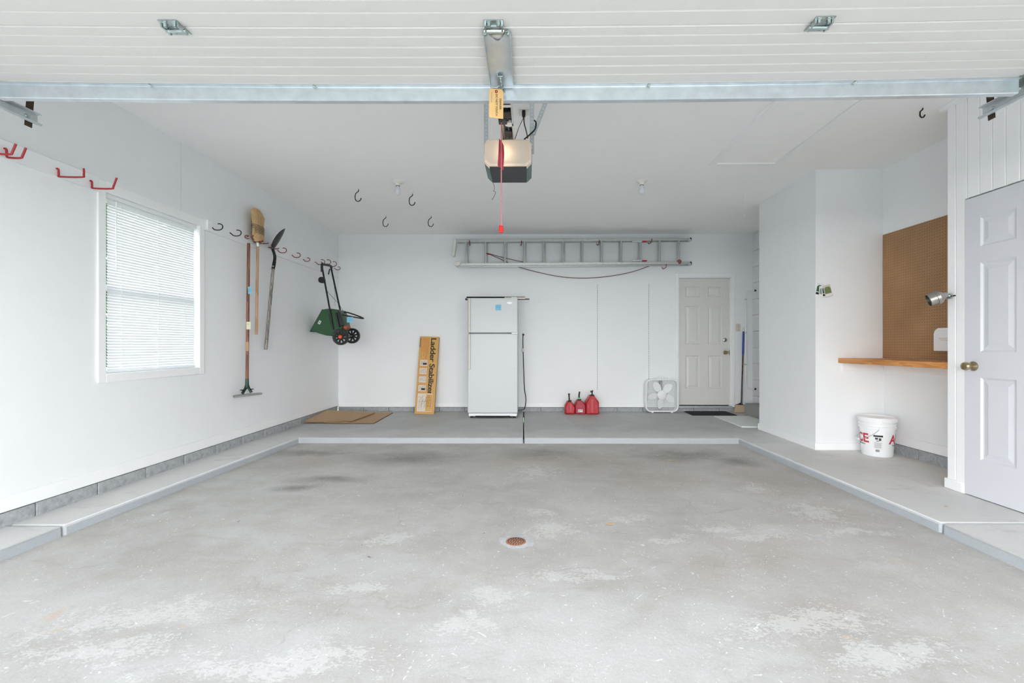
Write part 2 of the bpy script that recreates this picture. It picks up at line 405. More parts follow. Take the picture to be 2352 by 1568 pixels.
class MB:
    def __init__(s): s.v = []; s.f = []
    def add(s, vs_, fs):
        o = len(s.v); s.v += [Vector(x) for x in vs_]; s.f += [tuple(i + o for i in f) for f in fs]; return s
    def box(s, x0, x1, y0, y1, z0, z1):
        x0, x1 = min(x0, x1), max(x0, x1); y0, y1 = min(y0, y1), max(y0, y1); z0, z1 = min(z0, z1), max(z0, z1)
        return s.add([(x0, y0, z0), (x1, y0, z0), (x1, y1, z0), (x0, y1, z0), (x0, y0, z1), (x1, y0, z1), (x1, y1, z1), (x0, y1, z1)],
                     [(3, 2, 1, 0), (4, 5, 6, 7), (0, 1, 5, 4), (1, 2, 6, 5), (2, 3, 7, 6), (3, 0, 4, 7)])
    def obox(s, c, size, M):
        hx, hy, hz = [q / 2 for q in size]; c = Vector(c)
        m = MB().box(-hx, hx, -hy, hy, -hz, hz)
        return s.add([c + M @ p for p in m.v], m.f)
    def tube(s, pts, r, n=8, closed=False, radii=None):
        P = [Vector(p) for p in pts]; L = len(P)
        rings = []; up = None
        for i, p in enumerate(P):
            if closed: t = P[(i + 1) % L] - P[i - 1]
            else: t = P[min(i + 1, L - 1)] - P[max(i - 1, 0)]
            t.normalize()
            if up is None:
                up = t.orthogonal().normalized()
            else:
                up = (up - t * up.dot(t))
                up = up.normalized() if up.length > 1e-6 else t.orthogonal().normalized()
            w = t.cross(up); rr = radii[i] if radii else r
            rings.append([p + up * (rr * math.cos(2 * math.pi * k / n)) + w * (rr * math.sin(2 * math.pi * k / n)) for k in range(n)])
        vs_ = [q for ring in rings for q in ring]; fs = []
        for i in range(L if closed else L - 1):
            a, b = i * n, ((i + 1) % L) * n
            for k in range(n):
                fs.append((a + k, a + (k + 1) % n, b + (k + 1) % n, b + k))
        if not closed:
            fs.append(tuple(range(n - 1, -1, -1))); fs.append(tuple((L - 1) * n + k for k in range(n)))
        return s.add(vs_, fs)
    def cyl(s, p0, p1, r0, r1=None, n=16):
        return s.tube([p0, p1], r0, n, radii=[r0, r0 if r1 is None else r1])
    def lathe(s, prof, o=(0, 0, 0), M=None, n=24):
        """prof: (radius, height) pairs along local Z"""
        o = Vector(o); M = M or Matrix.Identity(3); rings = []; vs_ = []; fs = []
        for (r, z) in prof:
            if r < 1e-6: rings.append([len(vs_)]); vs_.append(o + M @ Vector((0, 0, z)))
            else:
                rings.append([len(vs_) + k for k in range(n)])
                vs_ += [o + M @ Vector((r * math.cos(2 * math.pi * k / n), r * math.sin(2 * math.pi * k / n), z)) for k in range(n)]
        for a, b in zip(rings, rings[1:]):
            for k in range(n):
                k2 = (k + 1) % n
                if len(a) == 1 and len(b) == 1: continue
                if len(a) == 1: fs.append((a[0], b[k2], b[k]))
                elif len(b) == 1: fs.append((a[k], a[k2], b[0]))
                else: fs.append((a[k], a[k2], b[k2], b[k]))
        return s.add(vs_, fs)
    def prism(s, poly, vec):
        P = [Vector(p) for p in poly]; vec = Vector(vec); n = len(P)
        fs = [tuple(range(n - 1, -1, -1)), tuple(range(n, 2 * n))] + [(i, (i + 1) % n, n + (i + 1) % n, n + i) for i in range(n)]
        return s.add(P + [p + vec for p in P], fs)
    def loft(s, loops, cap=True):
        n = len(loops[0]); vs_ = [q for l in loops for q in l]; fs = []
        for i in range(len(loops) - 1):
            for k in range(n): fs.append((i * n + k, i * n + (k + 1) % n, (i + 1) * n + (k + 1) % n, (i + 1) * n + k))
        if cap: fs += [tuple(range(n - 1, -1, -1)), tuple((len(loops) - 1) * n + k for k in range(n))]
        return s.add(vs_, fs)
    def ring(s, outer, inner, vec):
        """a frame: outer and inner loops of equal length, extruded"""
        n = len(outer); vec = Vector(vec)
        vs_ = [Vector(p) for p in outer] + [Vector(p) for p in inner]; vs_ += [p + vec for p in vs_]; fs = []
        for i in range(n):
            j = (i + 1) % n
            fs += [(i, j, n + j, n + i), (2 * n + j, 2 * n + i, 3 * n + i, 3 * n + j), (j, i, 2 * n + i, 2 * n + j), (n + i, n + j, 3 * n + j, 3 * n + i)]
        return s.add(vs_, fs)
    def xf(s, M):
        s.v = [M @ p for p in s.v]; return s

def rrect(w, h, r, n=5):
    out = []
    for cx, cy, a in ((w / 2 - r, h / 2 - r, 0), (-w / 2 + r, h / 2 - r, 90), (-w / 2 + r, -h / 2 + r, 180), (w / 2 - r, -h / 2 + r, 270)):
        for k in range(n + 1):
            t = R(a + 90 * k / n); out.append((cx + r * math.cos(t), cy + r * math.sin(t)))
    return out

ORIGIN = {}
def setp(o, label=None, cat=None, group=None, kind=None):
    if label: o['label'] = label
    if cat: o['category'] = cat
    if group: o['group'] = group
    if kind: o['kind'] = kind
    return o
def thing(name, label, cat, loc=(0, 0, 0), rot=(0, 0, 0), group=None, kind=None):
    o = bpy.data.objects.new(name, None); COL.objects.link(o)
    o.empty_display_size = 0.1
    o.location = loc; o.rotation_euler = rot
    ORIGIN[o.name] = Vector(loc)
    return setp(o, label, cat, group, kind)
def to_mesh(mb, name, mat, off, smooth=35):
    me = bpy.data.meshes.new(name)
    me.from_pydata([tuple(p - off) for p in mb.v], [], mb.f)
    bm = bmesh.new(); bm.from_mesh(me)
    bmesh.ops.recalc_face_normals(bm, faces=bm.faces); bm.to_mesh(me); bm.free()
    me.materials.append(mat)
    if smooth:
        me.polygons.foreach_set('use_smooth', [True] * len(me.polygons))
        me.set_sharp_from_angle(angle=R(smooth))
    me.update()
    return me
def part(name, mb, mat, parent=None, local=False, bevel=0.0, smooth=35, label=None, seg=2):
    """a mesh under a thing (or under a part); vertices in world space unless local"""
    off = Vector((0, 0, 0)) if (local or parent is None) else ORIGIN[parent.name]
    o = bpy.data.objects.new(name, to_mesh(mb, name, mat, off, smooth)); COL.objects.link(o)
    if parent is not None: o.parent = parent
    ORIGIN[o.name] = off.copy()
    if bevel:
        md = o.modifiers.new('bevel', 'BEVEL'); md.width = bevel; md.segments = seg; md.limit_method = 'ANGLE'; md.angle_limit = R(40)
    if label: o['label'] = label
    return o
def solo(name, mb, mat, label, cat, loc, group=None, bevel=0.0, smooth=35, kind=None):
    loc = Vector(loc)
    o = bpy.data.objects.new(name, to_mesh(mb, name, mat, loc, smooth)); COL.objects.link(o)
    o.location = loc; ORIGIN[o.name] = loc
    if bevel:
        md = o.modifiers.new('bevel', 'BEVEL'); md.width = bevel; md.segments = 2; md.limit_method = 'ANGLE'; md.angle_limit = R(40)
    return setp(o, label, cat, group, kind)
def struct(name, mb, mat, bevel=0.0, smooth=35, label=None):
    o = part(name, mb, mat, None, bevel=bevel, smooth=smooth); o['kind'] = 'structure'
    if label: o['label'] = label
    return o
def share(src, name, parent, loc=(0, 0, 0), rot=(0, 0, 0)):
    """another piece with the same mesh"""
    o = src.copy(); o.name = name; COL.objects.link(o); o.parent = parent; o.location = loc; o.rotation_euler = rot
    ORIGIN[o.name] = ORIGIN.get(src.name, Vector()).copy()
    return o
def copy_tree(root, loc, label=None, rot=None):
    r = root.copy(); COL.objects.link(r); r.location = loc; ORIGIN[r.name] = Vector(loc)
    if rot is not None: r.rotation_euler = rot
    if label: r['label'] = label
    for ch in list(root.children):
        c = ch.copy(); COL.objects.link(c); c.parent = r
        for g in list(ch.children):
            d = g.copy(); COL.objects.link(d); d.parent = c
    return r

def text_mesh(s, size, M, extr=0.0004, bold=0.0, space=1.0, align='LEFT'):
    cu = bpy.data.curves.new('lettering', 'FONT'); cu.body = s; cu.size = size; cu.extrude = extr; cu.offset = bold
    cu.space_character = space; cu.align_x = align; cu.resolution_u = 3
    ob = bpy.data.objects.new('lettering', cu)
    COL.objects.link(ob)
    dg = bpy.context.evaluated_depsgraph_get()
    me = bpy.data.meshes.new_from_object(ob.evaluated_get(dg))
    bpy.data.objects.remove(ob); bpy.data.curves.remove(cu)
    mb = MB(); mb.add([M @ v.co for v in me.vertices], [tuple(p.vertices) for p in me.polygons])
    bpy.data.meshes.remove(me)
    return mb

# ------------------------------------------------------------------ the room
XL, XR, YB, ZC = -3.02, 3.58, 7.25, 2.82
PIT = -0.062

def rect_minus(u0, u1, w0, w1, hole=None):
    if not hole or hole[0] >= u1 or hole[1] <= u0: return [(u0, u1, w0, w1)]
    a, b, c, d = max(hole[0], u0), min(hole[1], u1), hole[2], hole[3]
    out = []
    if a > u0: out.append((u0, a, w0, w1))
    if b < u1: out.append((b, u1, w0, w1))
    if c > w0: out.append((a, b, w0, c))
    if d < w1: out.append((a, b, d, w1))
    return out

# sunken floor and the ledges round it
struct('floor', MB().box(-2.95, 2.62, -0.3, 5.4, PIT - 0.12, PIT), pit_m, label='worn bare concrete garage floor with pale flaking patches and oil stains')
ledge = thing('floor_ledge', 'raised grey painted concrete ledge round three sides of the sunken floor', None, (0, 0, 0)); ledge['kind'] = 'structure'
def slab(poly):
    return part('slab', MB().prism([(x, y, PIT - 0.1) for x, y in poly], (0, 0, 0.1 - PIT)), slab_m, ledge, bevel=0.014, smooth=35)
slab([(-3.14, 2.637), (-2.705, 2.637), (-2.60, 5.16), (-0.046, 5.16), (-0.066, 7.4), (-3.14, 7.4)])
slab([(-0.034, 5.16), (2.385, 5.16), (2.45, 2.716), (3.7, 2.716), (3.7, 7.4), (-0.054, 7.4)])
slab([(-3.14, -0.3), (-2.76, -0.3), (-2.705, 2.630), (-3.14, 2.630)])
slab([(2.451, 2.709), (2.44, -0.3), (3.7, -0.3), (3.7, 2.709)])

# left wall with a window opening
WIN = (3.215, 4.16, 0.845, 2.15)
wl_ = struct('wall_left', MB(), wall_white)
def wall_x(parent, x0, x1, rects, mat, name='panel'):
    m = MB()
    for (y0, y1, z0, z1) in rects: m.box(x0, x1, y0, y1, z0, z1)
    return part(name, m, mat, parent)
LB = 0.09
wall_x(wl_, XL - 0.14, XL, rect_minus(-0.3, 3.944, LB, ZC + 0.02, WIN), wall_white)
wall_x(wl_, XL - 0.14, XL, rect_minus(3.9475, YB + 0.1, LB, ZC + 0.02, WIN), wall_white)
wall_x(wl_, XL - 0.16, XL - 0.012, rect_minus(3.90, 3.99, LB, ZC, WIN), mortar, 'backing')
wall_x(wl_, XL - 0.16, XL - 0.014, [(-0.3, YB, -0.1, LB + 0.001)], mortar, 'backing')
b0 = part('block', MB().box(XL - 0.10, XL - 0.002, 0, 0.397, -0.01, LB - 0.008), block_grey, wl_, bevel=0.004)
b0.location = (0, 3.185 - 0.405 * 8, 0)
for k in range(1, 18): share(b0, 'block', wl_, (0.002 * random.uniform(-1, 1), 3.185 - 0.405 * 8 + 0.405 * k, 0))
struct('baseboard_left', MB().box(XL, XL + 0.009, -0.2, YB - 0.001, LB, LB + 0.085), trim_white, bevel=0.002)

# back wall with a door opening
DX0, DX1, DZ1 = 2.405, 3.232, 2.125
wb_ = struct('wall_back', MB(), wall_white)
m = MB()
BB = 0.068
for (x0, x1, z0, z1) in rect_minus(XL - 0.14, XR + 0.14, BB, ZC + 0.02, (DX0, DX1, BB, DZ1)): m.box(x0, x1, YB, YB + 0.14, z0, z1)
part('panel', m, wall_white, wb_)
part('backing', MB().box(XL, XR, YB + 0.014, YB + 0.16, -0.1, BB + 0.001), mortar, wb_)
b0 = part('block', MB().box(0, 0.397, YB + 0.002, YB + 0.1, -0.01, BB - 0.008), block_grey, wb_, bevel=0.004)
b0.location = (XL, 0, 0)
for k in range(1, 17): share(b0, 'block', wb_, (XL + 0.405 * k, 0.002 * random.uniform(-1, 1), 0))
m = MB(); m.box(XL + 0.001, DX0 - 0.07, YB - 0.009, YB, BB, BB + 0.06); m.box(DX1 + 0.07, XR - 0.02, YB - 0.009, YB, BB, BB + 0.06)
struct('baseboard_back', m, trim_white, bevel=0.002)

# house wall on the right; its far end is painted block
wr_ = struct('wall_right', MB(), wall_white)
part('panel', MB().box(XR, XR + 0.14, -0.3, 5.72, 0.105, ZC + 0.02), wall_white, wr_)
part('backing', MB().box(XR + 0.014, XR + 0.16, -0.3, YB + 0.1, -0.1, ZC), block_white, wr_)
b0 = part('block', MB().box(XR, XR + 0.1, 0, 0.397, -0.01, 0.095), block_grey, wr_, bevel=0.004)
b0.location = (0, 3.39, 0)
for k in range(1, 4): share(b0, 'block', wr_, (0, 3.39 + 0.405 * k, 0))
bcache = {}
for row in range(11):
    z = 0.004 + row * 0.254
    y = 5.45 + (0.2 if row % 2 else 0)
    while y < YB - 0.03:
        ln_ = round(min(0.399, YB - 0.001 - y), 3); hh = round(min(0.249, ZC - 0.002 - z), 3)
        if (ln_, hh) not in bcache:
            c0 = part('block', MB().box(XR - 0.004, XR + 0.09, 0, ln_, 0, hh), block_white, wr_, bevel=0.004); c0.location = (0, y, z); bcache[(ln_, hh)] = c0
        else: share(bcache[(ln_, hh)], 'block', wr_, (random.uniform(0, 0.001), y, z))
        y += 0.405
struct('baseboard_right', MB().box(XR - 0.010, XR, 3.38, 4.61, 0.10, 0.185), trim_white, bevel=0.002)

# boxed-out closet in the far right
CXF, CY0, CY1 = 2.90, 4.60, 5.71
struct('wall_closet', MB().box(CXF, XR, CY0, CY1, 0, ZC + 0.02), wall_white)
m = MB(); m.box(CXF - 0.009, CXF, CY0 - 0.009, CY1 + 0.012, 0, 0.068); m.box(CXF + 0.0005, XR, CY0 - 0.009, CY0, 0, 0.068)
m.box(CXF - 0.012, CXF + 0.2, CY1, CY1 + 0.012, 0, 0.075)
struct('baseboard_closet', m, trim_white, bevel=0.002)

# near closet wall of vertical painted boards, with a door in it
PX, PY1 = 3.10, 3.385
DR0, DR1, DRZ = 2.475, 3.245, 2.078
ws_ = struct('wall_storage', MB(), siding_white)
m = MB()
for (y0, y1, z0, z1) in rect_minus(-0.3, PY1 - 0.004, 0.0, ZC + 0.02, (DR0 - 0.006, DR1 + 0.006, -1, DRZ + 0.008)): m.box(PX + 0.008, PX + 0.11, y0, y1, z0, z1)
part('backing', m, siding_white, ws_)
part('return', MB().box(PX + 0.02, XR, PY1 - 0.10, PY1 - 0.002, 0, ZC + 0.02), siding_white, ws_)
y = PY1; k = 0; full = None; short = None
while y > -0.25:
    w = 0.068 if k == 0 else 0.086
    over_door = (y > DR0 and y - w < DR1)
    m = MB()
    y1_, y0_ = y - 0.0035, y - w + 0.0035
    if over_door and y - w < DR1 < y:
        for r in rect_minus(y0_, y1_, 0.0, ZC, (DR0, DR1 + 0.004, -1, DRZ + 0.008)): m.box(PX, PX + 0.012, *r)
        part('plank', m, siding_white, ws_, bevel=0.0025)
    elif over_door:
        if short is None:
            short = part('plank', MB().box(PX, PX + 0.012, 0, w - 0.007, DRZ + 0.008, ZC), siding_white, ws_, bevel=0.0025); short.location = (0, y0_, 0)
        else: share(short, 'plank', ws_, (0, y0_, 0))
    else:
        m.box(PX, PX + 0.012, y0_, y1_, 0.0, ZC)
        part('plank', m, siding_white, ws_, bevel=0.0025)
    y -= w; k += 1
part('base_block', MB().prism([(PX - 0.012, PY1 + 0.012, 0.0), (PX - 0.012, DR1 + 0.012, 0.0), (PX + 0.02, DR1 + 0.012, 0.0), (PX + 0.02, PY1 + 0.012, 0.0)], (0, 0, 0.075)), trim_white, ws_, bevel=0.006)
m = MB(); m.box(PX - 0.03, PX + 0.4, PY1 - 0.002, PY1 + 0.03, ZC - 0.03, ZC); m.box(PX - 0.03, PX, -0.2, PY1 - 0.0025, ZC - 0.03, ZC)
struct('trim_1', m, trim_white, bevel=0.004)

# front wall round the open garage doorway, behind the camera
wf_ = struct('wall_front', MB(), wall_white)
m = MB()
for (x0, x1, z0, z1) in rect_minus(XL - 0.14, XR + 0.14, -0.1, ZC + 0.02, (-2.56, 2.36, -1, 2.16)): m.box(x0, x1, -0.42, -0.3, z0, z1)
part('panel', m, wall_white, wf_)

# ceiling of two panels
cl_ = struct('ceiling', MB(), ceil_white)
part('panel', MB().box(XL - 0.14, XR + 0.14, -0.42, 3.9442, ZC, ZC + 0.05), ceil_white, cl_)
part('panel', MB().box(XL - 0.14, XR + 0.14, 3.9456, YB + 0.14, ZC, ZC + 0.05), ceil_white, cl_)
part('backing', MB().box(XL - 0.2, XR + 0.2, -0.5, YB + 0.2, ZC + 0.04, ZC + 0.12), ceil_white, cl_)
# attic hatch
ah = thing('attic_hatch', 'white attic hatch in the ceiling with a flat trim frame', 'hatch', (2.1, 3.8, ZC))
HX0, HX1, HY0, HY1, tw = 1.775, 2.45, 3.08, 4.465, 0.055
part('hatch_panel', MB().box(HX0 + tw + 0.003, HX1 - tw - 0.009, HY0 + tw + 0.004, HY1 - tw - 0.004, ZC - 0.006, ZC + 0.002), ceil_white, ah)
for (a, b, c, d) in ((HX0, HX0 + tw, HY0, HY1), (HX1 - tw, HX1, HY0, HY1), (HX0 + tw, HX1 - tw, HY0, HY0 + tw), (HX0 + tw, HX1 - tw, HY1 - tw, HY1)):
    part('trim_board', MB().box(a, b, c, d, ZC - 0.020, ZC + 0.002), trim_white, ah, bevel=0.003)

# outdoors: driveway and lawn
struct('ground', MB().box(-40, 40, -30, 40, -0.40, -0.19), lawn_mat)
struct('driveway', MB().box(-3.2, 3.7, -14, -0.30, -0.188, -0.065), drive_mat)

# ------------------------------------------------------------------ window in the left wall
wd = thing('window_1', 'white double hung window with a lowered mini blind in the long side wall', None, (XL, 3.69, 1.5)); wd['kind'] = 'structure'
CO = (3.165, 4.215, 0.785, 2.222)   # casing outline Y0,Y1,Z0,Z1
ci = (3.225, 4.155, 0.848, 2.148)
for r_ in ((CO[0], ci[0], CO[2], CO[3]), (ci[1], CO[1], CO[2], CO[3]), (ci[0], ci[1], CO[2], ci[2]), (ci[0], ci[1], ci[3], CO[3])):
    m = MB().box(XL, XL + 0.014, r_[0], r_[1], r_[2], r_[3])
    part('casing', m, trim_white, wd, bevel=0.004)
m = MB()
o_ = 0.02
m.box(XL - 0.13, XL + 0.002, ci[0] - o_, ci[0], ci[2] - o_, ci[3] + o_); m.box(XL - 0.13, XL + 0.002, ci[1], ci[1] + o_, ci[2] - o_, ci[3] + o_)
m.box(XL - 0.13, XL + 0.002, ci[0], ci[1], ci[2] - o_, ci[2]); m.box(XL - 0.13, XL + 0.002, ci[0], ci[1], ci[3], ci[3] + o_)
part('jamb', m, trim_white, wd)
zm = 1.47
for (x, z0, z1) in ((XL - 0.105, zm - 0.02, ci[3]), (XL - 0.075, ci[2], zm + 0.025)):
    m = MB(); q = 0.042; a, b = ci[0], ci[1]
    m.box(x, x + 0.03, a, a + q, z0, z1); m.box(x, x + 0.03, b - q, b, z0, z1); m.box(x, x + 0.03, a + q, b - q, z0, z0 + q); m.box(x, x + 0.03, a + q, b - q, z1 - q, z1)
    sh = part('sash', m, trim_white, wd, bevel=0.003)
    part('pane', MB().box(x + 0.013, x + 0.017, a + q - 0.003, b - q + 0.003, z0 + q - 0.003, z1 - q + 0.003), glass, sh, smooth=0)
part('latch', MB().box(XL - 0.052, XL - 0.030, ci[0] + 0.004, ci[0] + 0.045, zm + 0.03, zm + 0.045), black_metal, wd, bevel=0.003)

# mini blind
BY0, BY1 = 3.268, 4.125
bl = thing('venetian_blind', 'white mini blind lowered over the window', 'blind', (XL - 0.028, 3.7, 2.14))
xb = XL - 0.022
part('head_rail', MB().box(xb - 0.014, xb + 0.014, BY0 - 0.03, BY1 + 0.02, 2.118, 2.147), white_plastic, bl, bevel=0.003)
ns = 60; ztop, zbot = 2.105, 0.876
prof = []
for k in range(5):
    t = (k / 4 - 0.5); prof.append((0.0255 * t, 0.0022 * (1 - 4 * t * t)))
sm = MB(); lo = [(a, 0, b) for a, b in prof]; n5 = len(prof)
sm.v = [Vector((a, BY0 - 3.7, b)) for a, b in prof] + [Vector((a, BY1 - 3.7, b)) for a, b in prof]
sm.f = [(i, i + 1, n5 + i + 1, n5 + i) for i in range(n5 - 1)]
s0 = part('slat', sm, slat_m, bl, local=True)
for k in range(ns):
    z = ztop - (ztop - zbot) * k / (ns - 1)
    tilt = R(66 + random.uniform(-1.5, 1.5))
    if k == 0: s0.location = (0.006, 0, z - 2.14); s0.rotation_euler = (0, tilt, 0)
    else: share(s0, 'slat', bl, (0.006, random.uniform(-0.001, 0.001), z - 2.14), (0, tilt, 0))
part('bottom_rail', MB().box(xb - 0.012, xb + 0.012, BY0, BY1, 0.852, 0.868), white_plastic, bl, bevel=0.003)
for f in (0.13, 0.52, 0.86):
    yy = BY0 + f * (BY1 - BY0)
    m = MB(); m.cyl((xb + 0.012, yy, 2.12), (xb + 0.010, yy, 0.862), 0.0012, n=6); m.cyl((xb - 0.011, yy, 2.12), (xb - 0.011, yy, 0.862), 0.0012, n=6)
    part('ladder_cord', m, white_plastic, bl)
wd0 = onX(267, 463, xb + 0.02); wd1 = onX(267, 622, xb + 0.02)
part('tilt_wand', MB().cyl(wd0, wd1, 0.004, n=8), white_plastic, bl)

# trees beyond the window
def tree(name, loc, r, h, label, n, seed):
    rnd = random.Random(seed)
    t = thing(name, label, 'tree', loc, group=None)
    part('trunk', MB().tube([Vector(loc) + Vector(p) for p in ((0, 0, 0), (0.05, 0.03, h * 0.3), (0, 0, h * 0.75))], 0.1, 8, radii=[0.11, 0.08, 0.03]), bark_mat, t)
    mb = MB()
    for i in range(n):
        d = Vector((rnd.gauss(0, 1), rnd.gauss(0, 1), rnd.gauss(0, 1))).normalized() * (rnd.random() ** 0.4)
        c = Vector(loc) + Vector((d.x * r, d.y * r, h * 0.56 + d.z * h * 0.44))
        a = Vector((rnd.gauss(0, 1), rnd.gauss(0, 1), rnd.gauss(0, 1))).normalized() * rnd.uniform(0.05, 0.09); b = a.orthogonal().normalized() * a.length * 0.55
        mb.add([c - a, c + b, c + a, c - b], [(0, 1, 2, 3)])
    o = part('crown', mb, leaves_m, t, smooth=0); o['kind'] = 'stuff'
    return t
tree('garden_tree', (-7.4, 7.6, -0.19), 1.5, 5.0, 'leafy green tree outside the side window', 7000, 3)
tree('garden_shrub', (-5.2, 5.6, -0.19), 0.5, 1.5, 'low leafy shrub outside below the window', 1000, 4)

# ------------------------------------------------------------------ six panel doors
def panel_door(name, W, H, T, knob_x, mat, loc, rotz, rows, cols):
    d = thing(name, None, None, loc, (0, 0, rotz)); d['kind'] = 'structure'
    us = [c for c in cols]; m = MB()
    xs = [0] + [q for c in us for q in c] + [W]
    for i in range(0, len(xs), 2): m.box(xs[i], xs[i + 1], 0, T, 0, H)         # stiles
    zs = [0] + [q for r_ in rows for q in r_] + [H]
    for (a, b) in us:
        for i in range(0, len(zs), 2): m.box(a, b, 0, T, zs[i], zs[i + 1])     # rails
    part('leaf', m, mat, d, local=True)
    for (a, b) in us:
        for (z0, z1) in rows:
            q = MB()
            def lp(i, y): return [Vector((a + i, y, z0 + i)), Vector((b - i, y, z0 + i)), Vector((b - i, y, z1 - i)), Vector((a + i, y, z1 - i))]
            q.loft([lp(0, 0.0), lp(0.012, 0.010), lp(0.022, 0.010), lp(0.052, 0.003)], cap=False)
            q.add(lp(0.052, 0.003), [(0, 1, 2, 3)])
            part('panel', q, mat, d, local=True, smooth=0)
    return d
# back door
bd = panel_door('door_1', 0.807, 2.018, 0.04, 0.74, door_beige, (DX0 + 0.010, YB + 0.035, 0.102), 0,
                [(0.262, 0.785), (0.965, 1.58), (1.72, 1.885)], [(0.112, 0.335), (0.472, 0.69)])
bd['label'] = 'closed pale six panel door in the back wall'
Mx = Matrix.Rotation(R(90), 3, 'X')
for (z, nm) in ((0.835, 'knob'), (1.035, 'deadbolt')):
    m = MB()
    if nm == 'knob': m.lathe([(0.0, 0.0), (0.032, 0.0), (0.032, 0.006), (0.014, 0.010), (0.012, 0.028), (0.024, 0.036), (0.030, 0.048), (0.024, 0.060), (0, 0.064)], (0.742, 0, z), Mx, 20)
    else: m.lathe([(0.0, 0.0), (0.032, 0.0), (0.031, 0.008), (0.022, 0.014), (0.012, 0.014), (0.01, 0.018), (0, 0.018)], (0.742, 0, z), Mx, 20)
    part(nm, m, brass if nm == 'knob' else chrome, bd, local=True)
for z in (0.22, 0.98, 1.78):
    part('hinge', MB().cyl((-0.004, -0.004, z - 0.045), (-0.004, -0.004, z + 0.045), 0.007, n=8), galv, bd, local=True)
part('strike', MB().box(0.803, 0.815, -0.005, 0.01, 0.80, 0.87), black_metal, bd, local=True)
m = MB(); m.box(DX0 - 0.02, DX0 + 0.009, YB + 0.002, YB + 0.12, BB, DZ1 + 0.02); m.box(DX1 - 0.009, DX1 + 0.02, YB + 0.002, YB + 0.12, BB, DZ1 + 0.02); m.box(DX0, DX1, YB + 0.002, YB + 0.12, DZ1 - 0.002, DZ1 + 0.02)
struct('trim_2', m, trim_white, label='white jamb lining the back door opening')
tr3 = thing('trim_3', 'flat white casing round the back door', None, (2.8, YB, 2.1)); tr3['kind'] = 'structure'
for (a, b, c, d) in ((2.352, 2.398, 0.07, 2.196), (3.240, 3.288, 0.07, 2.196), (2.398, 3.240, 2.138, 2.196)):
    part('casing_board', MB().box(a, b, YB - 0.016, YB + 0.001, c, d), trim_white, tr3, bevel=0.004)
m = MB(); m.box(DX0 - 0.01, DX1 + 0.01, YB - 0.035, YB + 0.12, 0.062, 0.088)
struct('sill', m, galv, bevel=0.003, label='metal threshold under the back door')
struct('gap_shade_1', MB().box(DX0, DX1, YB + 0.07, YB + 0.12, 0.06, DZ1), black_gap)  # black sheet behind the back door, painted as the shade in its gaps

# closet door in the boarded wall
cd = panel_door('door_2', 0.765, 2.07, 0.035, 0.06, door_white, (PX - 0.004, DR1 - 0.003, 0.006), R(-90),
                [(0.26, 0.825), (1.00, 1.61), (1.72, 1.92)], [(0.108, 0.338), (0.428, 0.66)])
cd['label'] = 'white six panel closet door with a brass knob'
m = MB().lathe([(0, 0), (0.033, 0), (0.033, 0.006), (0.022, 0.012), (0.013, 0.018), (0.013, 0.036), (0.026, 0.044), (0.030, 0.058), (0.024, 0.070), (0.012, 0.072), (0.010, 0.066), (0, 0.066)], (0.062, 0, 0.90), Mx, 24)
part('knob', m, brass, cd, local=True)
struct('gap_shade_2', MB().box(PX + 0.09, PX + 0.11, DR0, DR1, 0, DRZ + 0.005), black_gap)  # black sheet standing in for the dark behind the closet door

# concrete step in the recess
solo('concrete_step', MB().box(3.27, XR - 0.006, 5.74, 6.87, 0, 0.185), step_grey, 'grey concrete step behind the boxed-out closet', 'step', (3.4, 6.3, 0), bevel=0.008)

# ------------------------------------------------------------------ overhead garage door
GX0, GX1, GZ = -2.50, 2.30, 2.25
def sag(x): return 0.0042 * (x + 0.10) ** 2
gd = thing('garage_door', 'white ribbed sectional garage door rolled up overhead', 'garage door', (-0.1, 1.1, GZ))
def section(y0, y1, grooves, name='door_section'):
    prof = [(y0, 0.005), (y0 + 0.003, 0.0)]
    for g in grooves:
        prof += [(g - 0.010, 0.0), (g - 0.003, 0.0055), (g, 0.0055), (g + 0.0015, 0.0)]
    prof += [(y1 - 0.004, 0.0), (y1, 0.005), (y1, 0.045), (y0, 0.045)]
    xs = [GX0 + (GX1 - GX0) * k / 16 for k in range(17)]
    mb = MB().loft([[Vector((x, yy, GZ + zz + sag(x))) for yy, zz in prof] for x in xs])
    return part(name, mb, sect_white, gd, smooth=20)
J = 1.716
section(J + 0.002, 2.185, [1.771, 1.833, 1.897, 1.962, 2.0235, 2.088])
pitch = 0.0635
for k in range(3):
    y1 = J - 0.545 * k; y0 = y1 - 0.541
    section(y0, y1 - 0.002, sorted(y1 - 0.0735 - pitch * i for i in range(7)))
